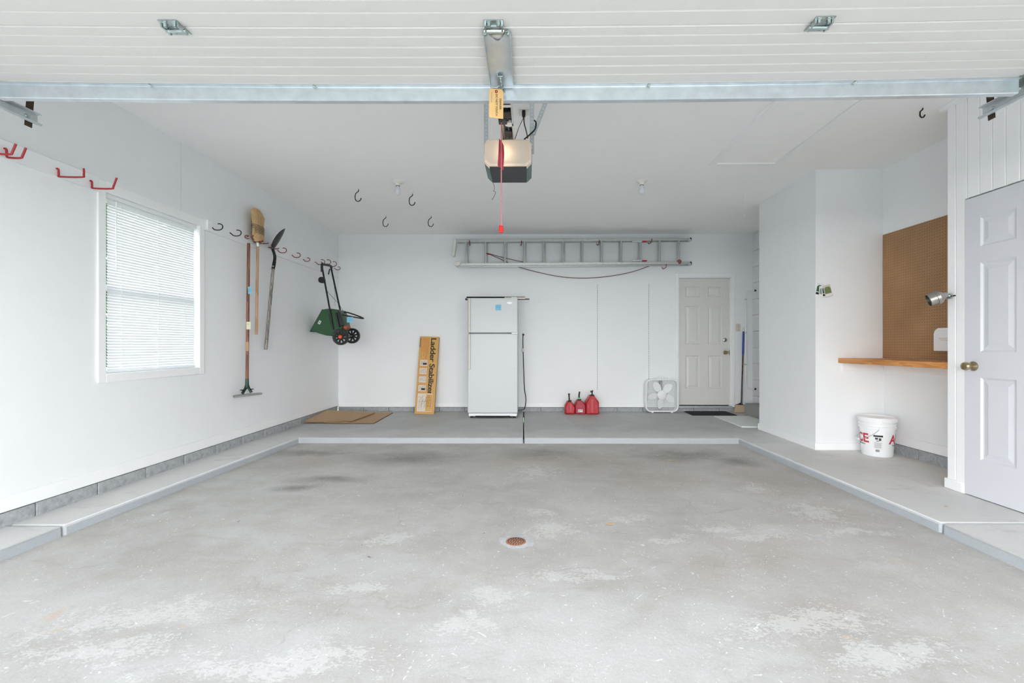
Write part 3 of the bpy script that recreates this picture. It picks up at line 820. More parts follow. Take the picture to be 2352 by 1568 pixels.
# hinges over the section joint
def hinge_geo(x):
    z = GZ + sag(x)
    a = MB(); a.prism([(x - 0.036, J - 0.042, z - 0.004), (x + 0.036, J - 0.042, z - 0.004), (x + 0.033, J - 0.006, z - 0.004), (x - 0.033, J - 0.006, z - 0.004)], (0, 0, 0.004))
    a.prism([(x - 0.033, J + 0.008, z - 0.004), (x + 0.033, J + 0.008, z - 0.004), (x + 0.036, J + 0.036, z - 0.004), (x - 0.036, J + 0.036, z - 0.004)], (0, 0, 0.004))
    a.box(x - 0.034, x - 0.028, J - 0.03, J + 0.02, z - 0.018, z); a.box(x + 0.028, x + 0.034, J - 0.03, J + 0.02, z - 0.018, z)
    return a
for x in (onZ(400, 64, GZ).x, -0.125, onZ(1884, 56, GZ).x):
    z = GZ + sag(x)
    h = part('hinge', hinge_geo(x), zinc, gd)
    part('pin', MB().cyl((x - 0.038, J + 0.004, z - 0.012), (x + 0.038, J + 0.004, z - 0.012), 0.007, n=10), zinc, h)
    for dx in (-0.018, 0.018):
        part('bolt', MB().lathe([(0, 0.014), (0.006, 0.013), (0.0075, 0.006), (0.0075, 0.002), (0.011, 0.0), (0.011, -0.002)], (x + dx, J - 0.026, z - 0.004), Matrix.Rotation(math.pi, 3, 'X'), 8), zinc, h)
        part('bolt', MB().lathe([(0, 0.006), (0.005, 0.005), (0.006, 0.0), (0.006, -0.002)], (x + dx, J + 0.022, z - 0.004), Matrix.Rotation(math.pi, 3, 'X'), 8), zinc, h)
# strut across the top section
SY = 2.105
xs = [GX0 + 0.02 + (2.255 - GX0 - 0.02) * k / 16 for k in range(17)]
prof = [(SY - 0.016, 0.0), (SY - 0.016, -0.004), (SY - 0.001, -0.005), (SY, -0.007), (SY, -0.063), (SY + 0.004, -0.066), (SY + 0.030, -0.066), (SY + 0.030, -0.061), (SY + 0.012, -0.061), (SY + 0.004, -0.056), (SY + 0.004, 0.0)]
part('strut', MB().loft([[Vector((x, yy, GZ + zz + sag(x))) for yy, zz in prof] for x in xs]), galv, gd, smooth=25)
for px in (345, 722, 1490, 1963):
    p = onY(px, 206, SY - 0.010)
    part('bolt', MB().lathe([(0, 0.010), (0.006, 0.009), (0.008, 0.004), (0.008, -0.004)], (p.x, SY - 0.009, GZ + sag(p.x) - 0.005), Matrix.Rotation(R(140), 3, 'X'), 8), zinc, gd)
# operator bracket plate with V notch
z = GZ - 0.010
pl = [(-0.168, 1.722), (-0.152, 1.722), (-0.148, 1.742), (-0.124, 1.776), (-0.116, 1.780), (-0.108, 1.776), (-0.086, 1.742), (-0.083, 1.722), (-0.066, 1.722), (-0.063, 1.75), (-0.063, 2.086), (-0.164, 2.086), (-0.169, 1.75)]
br = part('bracket_plate', MB().prism([(x, y, z) for x, y in pl], (0, 0, 0.003)), galv, gd)
m = MB(); m.box(-0.169, -0.166, 1.745, 2.086, z - 0.014, z + 0.003); m.box(-0.066, -0.063, 1.745, 2.086, z - 0.014, z + 0.003)
part('flange', m, galv, br)
for x in (-0.160, -0.074):
    part('bolt', MB().lathe([(0, 0.012), (0.006, 0.011), (0.008, 0.005), (0.008, 0), (0.011, -0.001), (0.011, -0.003)], (x, 1.731, z), Matrix.Rotation(math.pi, 3, 'X'), 8), zinc, br)
# top corner brackets with rollers
TRK = (onY(98, 275, 2.37).x - 0.03, onY(2245, 270, 2.36).x + 0.03)
for sx, xe in ((-1, GX0 + 0.01), (1, GX1 - 0.03)):
    m = MB(); zz = GZ + sag(xe)
    m.box(xe - 0.03, xe + 0.03, 2.02, 2.17, zz - 0.004, zz); m.box(xe + sx * 0.026, xe + sx * 0.030, 2.03, 2.165, zz - 0.055, zz)
    tb = part('corner_bracket', m, zinc, gd)
    tx_, tz_ = (TRK[0], 2.232) if sx < 0 else (TRK[1], 2.245)
    part('roller', MB().cyl((xe + sx * 0.02, 2.14, tz_), (tx_ - sx * 0.02, 2.14, tz_), 0.006, n=8).cyl((tx_ - sx * 0.021, 2.14, tz_), (tx_ - sx * 0.006, 2.14, tz_), 0.0185, n=16), white_plastic, tb)

# tracks with their hangers
def track(name, x, sx, zt, yend, label):
    t = thing(name, label, 'track', (x, 1.2, zt), group='garage door tracks')
    pr = [(0, 0), (0, 0.052), (-0.020, 0.058), (-0.026, 0.052), (-0.024, 0.050), (-0.020, 0.054), (-0.003, 0.049), (-0.003, 0.003), (-0.022, -0.004), (-0.028, 0.004), (-0.030, 0.002), (-0.024, -0.008)]
    a = [Vector((x + sx * u, -0.15, zt - 0.026 + w)) for u, w in pr]; b = [Vector((x + sx * u, yend, zt - 0.026 + w)) for u, w in pr]
    part('rail', MB().loft([a, b]), galv, t, smooth=30)
    part('bolt', MB().lathe([(0, 0.010), (0.009, 0.008), (0.011, 0.002), (0.013, 0), (0.013, -0.003)], (x - sx * 0.004, yend - 0.05, zt - 0.004), Matrix.Rotation(R(-90 * sx), 3, 'Y'), 10), zinc, t)
    x2 = x - sx * 0.045
    M = Matrix.Identity(3)
    part('hanger_strap', MB().prism([(x + sx * 0.004, yend - 0.055, zt - 0.05), (x + sx * 0.004, yend - 0.020, zt - 0.05), (x2, yend - 0.020, ZC), (x2, yend - 0.055, ZC)], (sx * 0.003, 0, 0)), rust_steel, t)
    return t
track('door_track', TRK[0], -1, 2.232, 2.37, 'galvanized steel door track end above the red ladder hooks')
track('door_track', TRK[1], 1, 2.245, 2.36, 'galvanized steel door track end above the closet door')

# ------------------------------------------------------------------ garage door opener
op = thing('garage_door_opener', 'grey ceiling hung garage door opener with a lit cream lens', 'opener', (-0.127, 3.15, 2.40))
ox, oy = -0.127, 2.985
yr_ = 2.74
hw = 0.155
zt, zb = 2.405, 2.232
def oct_loop(y, hw_, z0, z1, c, ct=0.02): return [Vector((ox - hw_ + c, y, z0)), Vector((ox + hw_ - c, y, z0)), Vector((ox + hw_, y, z0 + c)), Vector((ox + hw_, y, z1 - ct * 1.6)), Vector((ox + hw_ - ct, y, z1)), Vector((ox - hw_ + ct, y, z1)), Vector((ox - hw_, y, z1 - ct * 1.6)), Vector((ox - hw_, y, z0 + c))]
hs = part('housing', MB().loft([oct_loop(oy + 0.06, hw + 0.003, zb - 0.002, zt - 0.004, 0.03), oct_loop(oy + 0.31, hw + 0.003, zb - 0.002, zt - 0.03, 0.03)]), teal_grey, op, bevel=0.004)
part('base_plate', MB().box(ox - hw + 0.032, ox + hw - 0.032, oy + 0.02, oy + 0.305, zb - 0.006, zb), dark_grey, op, bevel=0.002)
ln = MB(); ln.loft([oct_loop(oy + 0.075, hw, zb, zt, 0.03), oct_loop(oy + 0.012, hw, zb, zt, 0.03), oct_loop(oy, hw - 0.012, zb + 0.010, zt - 0.010, 0.028)], cap=False)
f8 = oct_loop(oy, hw - 0.012, zb + 0.010, zt - 0.010, 0.028); mid = (zb + zt) / 2 - 0.004
fm = [f8[0], f8[1], f8[2], Vector((f8[2].x, oy - 0.003, mid)), Vector((f8[7].x, oy - 0.003, mid)), f8[7]]
ln.add([f8[0], f8[1], f8[2], fm[3], fm[4], f8[7]], [(0, 1, 2, 3, 4, 5)]); ln.add([fm[4], fm[3], f8[3], f8[4], f8[5], f8[6]], [(0, 1, 2, 3, 4, 5)])
part('lens', ln, lens_m, op, smooth=20)
bb = part('bulb', MB().lathe([(0, -0.03), (0.018, -0.024), (0.026, 0), (0.02, 0.02), (0.012, 0.035), (0, 0.036)], (ox - 0.02, oy + 0.052, mid - 0.005), n=12), lit_bulb, op)
m = MB()
for sx in (-1, 1): m.box(ox + sx * 0.038 - 0.004, ox + sx * 0.038 + 0.004, -0.20, oy + 0.16, zt + 0.002, zt + 0.034)
m.box(ox - 0.042, ox + 0.042, -0.20, oy + 0.16, zt + 0.032, zt + 0.036)
part('rail', m, galv, op)
part('chain', MB().box(ox + 0.004, ox + 0.014, -0.1, oy + 0.02, zt + 0.012, zt + 0.022).box(ox - 0.020, ox - 0.012, -0.1, oy + 0.02, zt + 0.012, zt + 0.022), black_metal, op)
for (a, b, h) in ((2.50, 2.56, 0.03), (2.63, 2.70, 0.035), (2.90, 2.98, 0.02)):
    part('trolley', MB().box(ox - 0.018, ox + 0.030, a, b, zt + 0.026 - h, zt + 0.028), black_rubber, op, bevel=0.004)
part('trolley', MB().box(ox - 0.046, ox + 0.004, yr_ - 0.03, yr_ + 0.03, zt - 0.012, zt + 0.03), dark_grey, op, bevel=0.003)
part('pulley', MB().cyl((ox + 0.016, 2.80, zt + 0.002), (ox + 0.016, 2.80, zt + 0.02), 0.026, n=20), offwhite, op)
part('spacer', MB().box(ox - 0.034, ox + 0.034, 2.575, 2.60, zt + 0.004, zt + 0.02), offwhite, op)
# perforated straps up to the ceiling
def strap(p0, p1, w=0.030):
    p0, p1 = Vector(p0), Vector(p1); d = (p1 - p0); L = d.length; d.normalize()
    yv = Vector((0, 1, 0)); side = d.cross(yv).normalized()
    s_ = part('hanger_strap', MB().prism([p0 - side * w / 2, p0 + side * w / 2, p1 + side * w / 2, p1 - side * w / 2], (0, 0.003, 0)), galv, op)
    m = MB(); q = 0.014
    while q < L:
        c = p0 + d * q; m.cyl(c - yv * 0.0015, c + yv * 0.001, 0.0048, n=8); q += 0.0255
    part('hole', m, wall_white, s_)
strap((-0.284, 3.14, 2.37), (-0.284, 3.14, ZC)); strap((0.032, 3.14, 2.37), (0.032, 3.14, ZC)); strap((0.040, 3.135, 2.50), (0.165, 3.135, ZC))
# arm from the bracket to the trolley
m = MB(); zz = GZ - 0.024
m.box(-0.132, -0.108, 1.99, 2.085, zz, zz + 0.003); m.box(-0.132, -0.129, 1.99, 2.085, zz - 0.004, zz + 0.0132)
arm = part('arm', m, zinc, op)
m = MB()
for y in (2.005, 2.03, 2.055): m.lathe([(0, 0.010), (0.005, 0.009), (0.006, 0.0), (0.006, -0.002)], (-0.118, y, zz), Matrix.Rotation(math.pi, 3, 'X'), 8)
for x in (-0.142, -0.116, -0.104): m.lathe([(0, 0.010), (0.005, 0.009), (0.006, 0.0), (0.006, -0.004)], (x, 2.075, zz - 0.012), Matrix.Rotation(math.pi, 3, 'X'), 8)
part('bolt', m, zinc, arm)
part('antenna_wire', MB().tube(catmull([onY(1131, 417, 3.25), onY(1134, 424, 3.25), onY(1136, 434, 3.25), onY(1133, 438, 3.25), onY(1138, 441, 3.25), onY(1136, 449, 3.25), onY(1130, 459, 3.25)], 5), 0.0016, 6), black_rubber, op)
co = onZ(1203, 256, ZC)
part('power_cord', MB().tube(catmull([(co.x, co.y - 0.012, ZC - 0.05), (co.x + 0.004, co.y - 0.06, ZC - 0.12), (co.x + 0.02, 3.30, 2.60), onY(1212, 317, 3.12)], 6), 0.0045, 8), black_rubber, op)
part('wall_button_wire', MB().tube(catmull([(co.x - 0.004, co.y - 0.02, ZC - 0.06), (co.x - 0.03, 3.34, 2.66), onY(1191, 295, 3.2), onY(1183, 319, 3.1)], 6), 0.0025, 6), black_rubber, op)
part('cord_loop', MB().tube(catmull([onY(1204, 320, 3.08), onY(1218, 308, 3.10), onY(1229, 296, 3.12), onY(1231, 282, 3.12), onY(1227, 276, 3.12)], 6), 0.005, 8), black_rubber, op)
part('release_cord_guide', MB().tube(catmull([onY(1124, 268, 2.6), onY(1127, 285, 2.8), onY(1132, 318, 3.0)], 5), 0.003, 6), offwhite, op)

# emergency release cord with its red pull
yr = 2.74
rr = thing('release_cord', 'red and white emergency release cord with a bright red pull handle', 'cord', onY(1151, 527, yr))
p0, p1 = Vector((-0.156, yr, zt - 0.0126)), onY(1151.5, 519, yr)
part('rope', MB().cyl(p0, p1, 0.0032, n=8), rope_red, rr)
hc = onY(1151, 534, yr)
part('handle', MB().lathe([(0, 0), (0.012, 0), (0.014, 0.006), (0.011, 0.009), (0.014, 0.013), (0.014, 0.017), (0.011, 0.020), (0.014, 0.024), (0.014, 0.028), (0.011, 0.031), (0.014, 0.035), (0.012, 0.041), (0, 0.042)], hc, n=16), emit('red_handle', (226, 44, 38), 0.0), rr)
rb = [onY(a, b, yr + 0.006) for a, b in ((1146, 318), (1152, 324), (1157, 334), (1158.5, 352), (1156, 391), (1143, 380), (1144.5, 355))]
part('ribbon', MB().prism(rb, (0, 0.0008, 0)), ribbon_m, rr, smooth=0)
# manila danger tag
yt = 2.035
tg = thing('warning_tag', 'manila danger tag with a reinforced hole hanging at the garage door strut', 'tag', onY(1140, 210, yt))
tc = [onY(1123.5, 208, yt), onY(1127, 203, yt), onY(1152, 205, yt), onY(1156, 210, yt), onY(1155.8, 273, yt), onY(1123.5, 269, yt)]
part('card', MB().prism(tc, (0, 0.0012, 0)), manila, tg, smooth=0)
e = onY(1140, 210.5, yt)
part('eyelet', MB().lathe([(0.0065, 0.0), (0.0065, 0.0022), (0.003, 0.0022), (0.003, 0)], e, Mx, 14), dark_red, tg)
part('string', MB().tube(catmull([e, onY(1142, 200, yt + 0.01), (-0.125, 2.05, GZ - 0.03)], 5), 0.001, 6), offwhite, tg)
def tag_text(s, px, py, size, mat=ink_black):
    p = onY(px, py, yt) + Vector((0, -0.0008, 0))
    M = Matrix.Translation(p) @ Matrix(((0, 1, 0, 0), (0, 0, 1, 0), (-1, 0, 0, 0), (0, 0, 0, 1)))
    # local x -> -z (reads downwards), local y -> +x
    part('lettering', text_mesh(s, size, M, 0.0003), mat, tg, smooth=0)
tag_text('DANGER', 1147.3, 226, 0.0125); tag_text('DO NOT TOUCH', 1138.6, 216, 0.0125); tag_text('For Service Call', 1128, 212, 0.007, ink_grey)

# ceiling outlet
ot = thing('ceiling_outlet', 'small square ceiling outlet with black plugs above the opener', 'outlet', (co.x, co.y, ZC))
part('plate', MB().box(co.x - 0.040, co.x + 0.040, co.y - 0.055, co.y + 0.055, ZC - 0.007, ZC), offwhite, ot, bevel=0.003)
part('plug', MB().box(co.x - 0.013, co.x + 0.013, co.y - 0.04, co.y - 0.005, ZC - 0.05, ZC - 0.007), black_rubber, ot, bevel=0.005)
part('receptacle', MB().box(co.x - 0.016, co.x + 0.016, co.y + 0.006, co.y + 0.036, ZC - 0.010, ZC - 0.006), almond, ot, bevel=0.003)

# ------------------------------------------------------------------ ceiling lamps, hooks, pull cord
def lamp(px, py, label):
    p = onZ(px, py, ZC)
    t = thing('ceiling_light', label, 'light', p, group='bare bulb ceiling lights')
    Md = Matrix.Rotation(math.pi, 3, 'X')
    part('lampholder', MB().lathe([(0, 0), (0.058, 0), (0.060, 0.008), (0.052, 0.018), (0.030, 0.026), (0.024, 0.034), (0.022, 0.050), (0, 0.050)], p, Md, 28), porcelain, t)
    part('screw_ring', MB().lathe([(0, 0.050), (0.0205, 0.050), (0.0205, 0.054), (0, 0.054)], p, Md, 20), rust_steel, t)
    part('bulb', MB().lathe([(0, 0.052), (0.015, 0.054), (0.018, 0.075), (0.026, 0.098), (0.030, 0.116), (0.027, 0.134), (0.016, 0.146), (0, 0.150)], p, Md, 20), bulb_m, t)
lamp(914, 416, 'white porcelain bare bulb light between the black ceiling hooks')
lamp(1474, 414, 'white porcelain bare bulb light on the ceiling nearer the attic hatch')

def ceiling_hook(px, py, h, label):
    p = onZ(px, py, ZC)
    k = h / 0.16
    sh = [(0.008, 0.0), (0.008, -0.018), (0.006, -0.034), (-0.012, -0.048), (-0.026, -0.064), (-0.030, -0.09), (-0.029, -0.115), (-0.018, -0.136), (0.0, -0.144), (0.020, -0.138), (0.032, -0.122), (0.036, -0.108)]
    t = thing('ceiling_hook', label, 'hook', p, group='black storage hooks in the ceiling')
    pts = [p + Vector((a * k, 0, b * k)) for a, b in sh]
    part('shank', MB().cyl(pts[0], pts[1], 0.0028, n=8), zinc, t)
    part('hook_body', MB().tube(catmull(pts[1:], 4), 0.0052, 8), black_rubber, t)
ceiling_hook(822, 432, 0.165, 'black vinyl ceiling hook farther from the bulb, nearer the side wall')
ceiling_hook(946, 442, 0.165, 'black vinyl ceiling hook just beside the bare bulb near the broom side')
ceiling_hook(885, 494, 0.172, 'black vinyl ceiling hook straight behind the bare bulb toward the back wall')
ceiling_hook(989, 494, 0.172, 'black vinyl ceiling hook nearest the ladder end')
ceiling_hook(2118, 246, 0.085, 'lone dark ceiling hook above the workbench nook')
p0 = onZ(1710, 440, ZC); p1 = onY(1710, 494, p0.y)
t = thing('pull_cord', 'thin white pull cord with a small knob hanging from the ceiling by the closet', 'cord', p0)
part('string', MB().cyl(p0, p1, 0.0013, n=6), offwhite, t)
part('tip', MB().lathe([(0, 0.01), (0.005, 0.008), (0.009, -0.008), (0.007, -0.02), (0, -0.022)], p1, n=12), offwhite, t)

# ------------------------------------------------------------------ hook boards on the left wall
xb_ = XL + 0.018
zb0, zb1 = 2.128, 2.230
solo('hook_board', MB().box(XL, xb_, 1.2, CO[0] - 0.001, zb0, zb1), wall_white, 'white hook board holding the big red ladder hooks before the window', 'board', (XL, 2.4, 2.18), 'hook boards', bevel=0.002)
solo('hook_board', MB().box(XL, xb_, CO[1] + 0.001, 7.21, zb0 - 0.003, zb1 - 0.003), wall_white, 'long white hook board holding the broom, shovel and spreader', 'board', (XL, 5.7, 2.18), 'hook boards', bevel=0.002)
solo('wood_block', MB().box(XL + 0.018, XL + 0.034, 4.23, 4.295, zb0 + 0.004, zb1 - 0.004), trim_white, 'small white block fixed at the window end of the hook board', 'block', (XL, 4.26, 2.18), bevel=0.003)

def big_hook(px, py, out, up, label, lean=0.0, mat=red_vinyl):
    p = onX(px, py, xb_)
    t = thing('ladder_hook', label, 'hook', p, group='big red ladder hooks')
    path = [p + Vector(q) for q in ((-0.004, 0, 0.0), (0.012, 0, -0.004), (0.014, 0, -0.04), (0.024, 0, -0.052), (out - 0.012, 0, -0.055), (out, 0, -0.043), (out + lean, 0, up))]
    part('wire', MB().tube(catmull(path, 3), 0.0058, 8), mat, t)
    part('screw', MB().cyl(p + Vector((-0.01, 0, 0)), p + Vector((0.006, 0, 0)), 0.005, n=8), zinc, t)
big_hook(130, 387, 0.175, 0.0, 'big red ladder hook second from the window')
big_hook(207, 415, 0.16, 0.02, 'big red ladder hook right at the near window corner', 0.025)
big_hook(10, 341, 0.105, 0.004, 'big red ladder hook at the picture edge, innermost of the pair', 0.02)
big_hook(-14, 332, 0.105, 0.004, 'big red ladder hook at the picture edge, outermost of the pair', 0.02)

def j_hook(px, py, size, label, mat, flip=1, tip=True):
    p = onX(px, py, xb_)
    t = thing('wall_hook', label, 'hook', p, group='small vinyl hooks on the hook board')
    s = size / 0.12
    sh = [(-0.004, 0.004), (0.012, -0.004), (0.030, -0.022), (0.048, -0.028), (0.080, -0.028), (0.102, -0.018), (0.110, 0.002), (0.102, 0.020), (0.082, 0.028), (0.066, 0.028)]
    part('wire', MB().tube(catmull([p + Vector((a * s, 0, b * s)) for a, b in sh], 4), 0.0048, 8), mat, t)
    return t
j_hook(484, 521, 0.125, 'black vinyl wall hook nearest the window', black_rubber)
j_hook(528, 535, 0.125, 'black vinyl wall hook between the window and the corn broom', black_rubber)
def c_hook(px, py, sx, sy, label):
    p = onX(px, py, xb_)
    t = thing('wall_hook', label, 'hook', p, group='small vinyl hooks on the hook board')
    pts = [p + Vector((a, b * sx, c * sy)) for a, b, c in ((-0.003, 0, 0), (0.03, -0.02, 0.001), (0.055, -0.075, 0.0), (0.055, -0.115, -0.012), (0.05, -0.12, -0.026), (0.045, -0.085, -0.036), (0.05, -0.045, -0.034))]
    part('wire', MB().tube(catmull(pts, 4), 0.0048, 8), dark_red, t)
c_hook(566, 544, 0.9, 0.9, 'red vinyl wall hook pointing sideways beside the broom')
c_hook(584, 545, 1.05, 1.3, 'red vinyl wall hook holding the long scraper handle')
for (px, py, sz, lb) in ((637, 575, 0.12, 'red wall hook just past the shovel'), (670, 586, 0.12, 'red wall hook midway between the shovel and the spreader'),
                         (696, 596, 0.10, 'red and pale wall hook last before the spreader handle'), (724, 602, 0.15, 'red wall hook under the near end of the spreader handle'),
                         (738, 602, 0.15, 'red wall hook gripping the middle of the spreader handle'), (752, 606, 0.15, 'red wall hook under the far end of the spreader handle'),
                         (768, 616, 0.10, 'red wall hook nearest the room corner')):
    j_hook(px, py, sz, lb, dark_red)
def u_hook(px, py, w, out, label):
    p = onX(px, py, xb_)
    t = thing('wall_hook', label, 'hook', p, group='small vinyl hooks on the hook board')
    pts = [p + Vector(q) for q in ((out, -w, 0.004), (out - 0.01, -w * 0.9, -0.003), (0.02, -w * 0.75, -0.004), (-0.002, -w * 0.4, 0), (-0.002, w * 0.4, 0), (0.02, w * 0.75, -0.004), (out - 0.01, w * 0.9, -0.003), (out, w, 0.006))]
    part('wire', MB().tube(catmull(pts, 4), 0.0055, 8), dark_red, t)
u_hook(586, 556, 0.055, 0.115, 'wide red wall hook cradling the corn broom head')
u_hook(619, 569, 0.045, 0.085, 'wide red wall hook cradling the shovel neck')

# ------------------------------------------------------------------ tools on the wall
def sticky(name, c, w, h, mat, label, group='paper notes', ny=0.0, lines=3, nrm='-y', rot=0.0):
    """a small square note with scribbled lines; faces -Y turned by rot about Z"""
    t = thing(name, label, 'note', c, (0, 0, rot), group=group)
    part('sheet', MB().box(-w / 2, w / 2, -0.0012, 0, -h / 2, h / 2), mat, t, local=True)
    m = MB()
    for k in range(lines):
        zz = h * 0.18 - k * h * 0.2; x = -w * 0.28; 
        while x < w * 0.25:
            q = random.uniform(0.05, 0.12) * w
            m.tube([Vector((x, -0.0018, zz)), Vector((x + q * 0.5, -0.0018, zz + h * 0.05)), Vector((x + q, -0.0018, zz - h * 0.02))], 0.0008, 4); x += q * 1.5
    part('handwriting', m, ink_black, t, local=True)
    return t
# long scraper
hx = -2.945
top = onX(571, 559, hx); bot = onX(567.5, 872, hx)
sc = thing('floor_scraper', 'long red-brown handled floor scraper with a steel blade hanging head down', 'tool', bot)
part('handle', MB().tube([top + Vector((0, 0, 0.004)), top, bot], 0.0155, 14, radii=[0.010, 0.0155, 0.0155]), wood_red, sc)
b2 = onX(567.5, 890, hx)
part('socket', MB().tube([bot + Vector((0, 0, 0.012)), bot - Vector((0, 0, 0.05)), b2], 0.018, 14, radii=[0.0165, 0.018, 0.028]), dark_green, sc)
e0 = onX(537, 908, -2.99); e1 = onX(601, 901, -2.86)
dv = (e1 - e0).normalized(); side = dv.cross(Vector((0, 0, 1))).normalized()
cc = (e0 + e1) / 2
for f, nm in ((0.30, 'fork_arm'), (0.62, 'fork_arm')):
    a = b2; q = e0.lerp(e1, f) + Vector((0, 0, 0.012))
    part('fork_arm', MB().tube(catmull([a + Vector((0, 0, 0.01)), a.lerp(q, 0.45) + Vector((0, 0, 0.012)), q], 4), 0.014, 8), dark_green, sc)
    w_ = part('wing_nut', MB().lathe([(0, 0.004), (0.020, 0.004), (0.024, 0), (0.020, -0.004), (0, -0.004)], q + Vector((0, 0, 0.035)), n=14), black_metal, sc)
loops = []
for k in range(9):
    f = k / 8; c = e0.lerp(e1, f) - Vector((0, 0, 0.012))
    wdt = 0.030 * (1 - 0.55 * abs(2 * f - 1) ** 3)
    pr = []
    for t in (-1, -0.5, 0, 0.5, 1): pr.append(c + side * (wdt * t) + Vector((0, 0, -0.012 + 0.022 * t * t)))
    for t in (1, 0.5, 0, -0.5, -1): pr.append(c + side * (wdt * t) + Vector((0, 0, -0.0095 + 0.022 * t * t)))
    loops.append(pr)
part('blade', MB().loft(loops), alu, sc)
part('blade_bolt', MB().lathe([(0, 0.012), (0.010, 0.010), (0.012, 0), (0.012, -0.004)], e0.lerp(e1, 0.15) - Vector((0, 0, 0.012)), Matrix.Rotation(R(70), 3, 'Y'), 10), galv, sc)
part('tape', MB().tube([onX(568.5, 785, hx), onX(568, 806, hx)], 0.0168, 14), card_tan, sc)
sticky('sticky_note', onX(572.5, 666.5, hx + 0.02), 0.052, 0.075, note_blue, 'blue sticky note on the scraper handle')
sticky('sticky_note', onX(571, 747.5, hx + 0.02), 0.045, 0.08, note_yellow, 'pale yellow note on the scraper handle', lines=1)

# corn broom, bristles up, flat against the wall
bx = -2.95
bo = thing('corn_broom', 'corn broom hung upside down with pale wooden handle', 'broom', onX(589, 768, bx))
hb0, hb1 = onX(592, 562, bx), onX(589, 768, bx)
part('handle', MB().tube([hb0, hb1 + Vector((0, 0, 0.006)), hb1], 0.0135, 14, radii=[0.0135, 0.0135, 0.010]), wood_pale, bo)
part('ferrule', MB().cyl(onX(592, 556, bx), onX(592, 566, bx), 0.020, 0.0155, n=14), galv, bo)
rows_ = [(557, 585, 601, 0.020), (549, 582, 604, 0.032), (540, 580.5, 605, 0.036), (531, 580.5, 603.5, 0.032), (520, 581.5, 603.5, 0.030), (508, 580, 605, 0.030), (496, 578, 606, 0.028), (488, 578.5, 602.5, 0.024), (480, 582, 596, 0.016)]
loops = []
rnd = random.Random(5)
for (py, xa, xc, th) in rows_:
    A, B = onX(xa, py, bx), onX(xc, py, bx); c = (A + B) / 2; h_ = (B - A).length / 2
    loops.append([c + Vector((th * math.sin(2 * math.pi * k / 40) * (1 + 0.10 * rnd.uniform(-1, 1)), h_ * math.cos(2 * math.pi * k / 40) * (1 + 0.03 * rnd.uniform(-1, 1)), 0)) for k in range(40)])
bs = part('bristles', MB().loft(loops), straw_m, bo, smooth=25)
for k in range(6):
    pyl, pyr = 514 + k * 3.6, 527 + k * 3.2
    A, B = onX(580.6, pyl, bx), onX(604.6, pyr, bx); c = (A + B) / 2; h_ = (B - A).length / 2; dz_ = (B.z - A.z) / 2
    part('stitching', MB().tube([c + Vector((0.0385 * math.sin(t), (B.y - A.y) / 2 * 1.0 * math.cos(t), dz_ * math.cos(t))) for t in [2 * math.pi * q / 28 for q in range(28)]], 0.0022, 5, closed=True), black_rubber, bo)
part('binding', MB().tube([onX(592.5, 557, bx) + Vector((0.024 * math.sin(t), 0.05 * math.cos(t), 0)) for t in [2 * math.pi * q / 24 for q in range(24)]], 0.005, 6, closed=True), dark_red, bo)

# shovel, blade up
sx_ = -2.945
sv = thing('shovel', 'old shovel hung blade up with a weathered grey handle', 'shovel', onX(610, 803, sx_))
a0, a1, a2, a3 = onX(626, 571, sx_), onX(631, 588, sx_), onX(627, 620, sx_), onX(610.5, 801, sx_ - 0.02)
part('handle', MB().tube([a2 + (a2 - a3).normalized() * 0.05, a2, a3, a3 + (a3 - a2).normalized() * 0.006], 0.018, 14, radii=[0.016, 0.017, 0.0185, 0.014]), wood_grey, sv)
part('socket', MB().tube(catmull([a0, a1, onX(630, 602, sx_), a2 + Vector((0, 0, 0.01))], 5), 0.018, 12, radii=[0.016] * 5 + [0.0175] * 5 + [0.0195] * 6), black_metal, sv)
tip = onX(655, 525, -2.80); base = onX(625.5, 569, sx_)
L = tip - base; dl = L.normalized(); sd = Vector((-0.309, 0.951, 0)); nr = dl.cross(sd).normalized()
loops = []
for f, w_, dz in ((0, 0.045, 0.010), (0.06, 0.085, 0.018), (0.25, 0.098, 0.026), (0.5, 0.096, 0.026), (0.72, 0.078, 0.020), (0.88, 0.048, 0.010), (1.0, 0.006, 0.0)):
    c = base + L * f; up_, dn_ = [], []
    for t in (-1, -0.5, 0, 0.5, 1):
        q = c + sd * (w_ * t) + nr * (-dz * (1 - t * t) + 0.010 * math.sin(math.pi * f)); up_.append(q); dn_.append(q + nr * 0.0025)
    loops.append(up_ + dn_[::-1])
part('blade', MB().loft(loops), black_metal, sv)

# drop spreader hanging by its handle
hY0, hY1 = 6.17, 6.47
sp = thing('lawn_spreader', 'green lawn spreader with black handle and wheels hanging in the corner', 'spreader', (-2.6, 6.3, 1.2))
n0, f0 = onY(739.5, 607, hY0), onY(761, 613, hY1)
n1, f1 = onY(766, 757, hY0 + 0.03), onY(788.5, 745, hY1 - 0.04)
part('handle', MB().tube([n1, n0 - Vector((0, 0, 0.03))] + catmull([n0 - Vector((0, 0, 0.02)), n0 + Vector((0, 0.02, 0.004)), f0 + Vector((0, -0.02, 0.008)), f0 - Vector((0, 0, 0.02))], 4) + [f0 - Vector((0, 0, 0.03)), f1], 0.012, 10), black_metal, sp)
gp = catmull([n0 - Vector((0, 0, 0.10)), n0 - Vector((0, 0, 0.01)), n0 + Vector((0.0, 0.03, 0.006)), f0 + Vector((0, -0.03, 0.010)), f0 - Vector((0, 0, 0.02))], 5)
part('grip', MB().tube(gp, 0.0165, 10), black_rubber, sp)
c = onY(741, 643, hY0)
part('dial', MB().cyl(c + Vector((-0.01, -0.02, 0)), c + Vector((-0.01, 0.022, 0)), 0.042, n=18), black_rubber, sp)
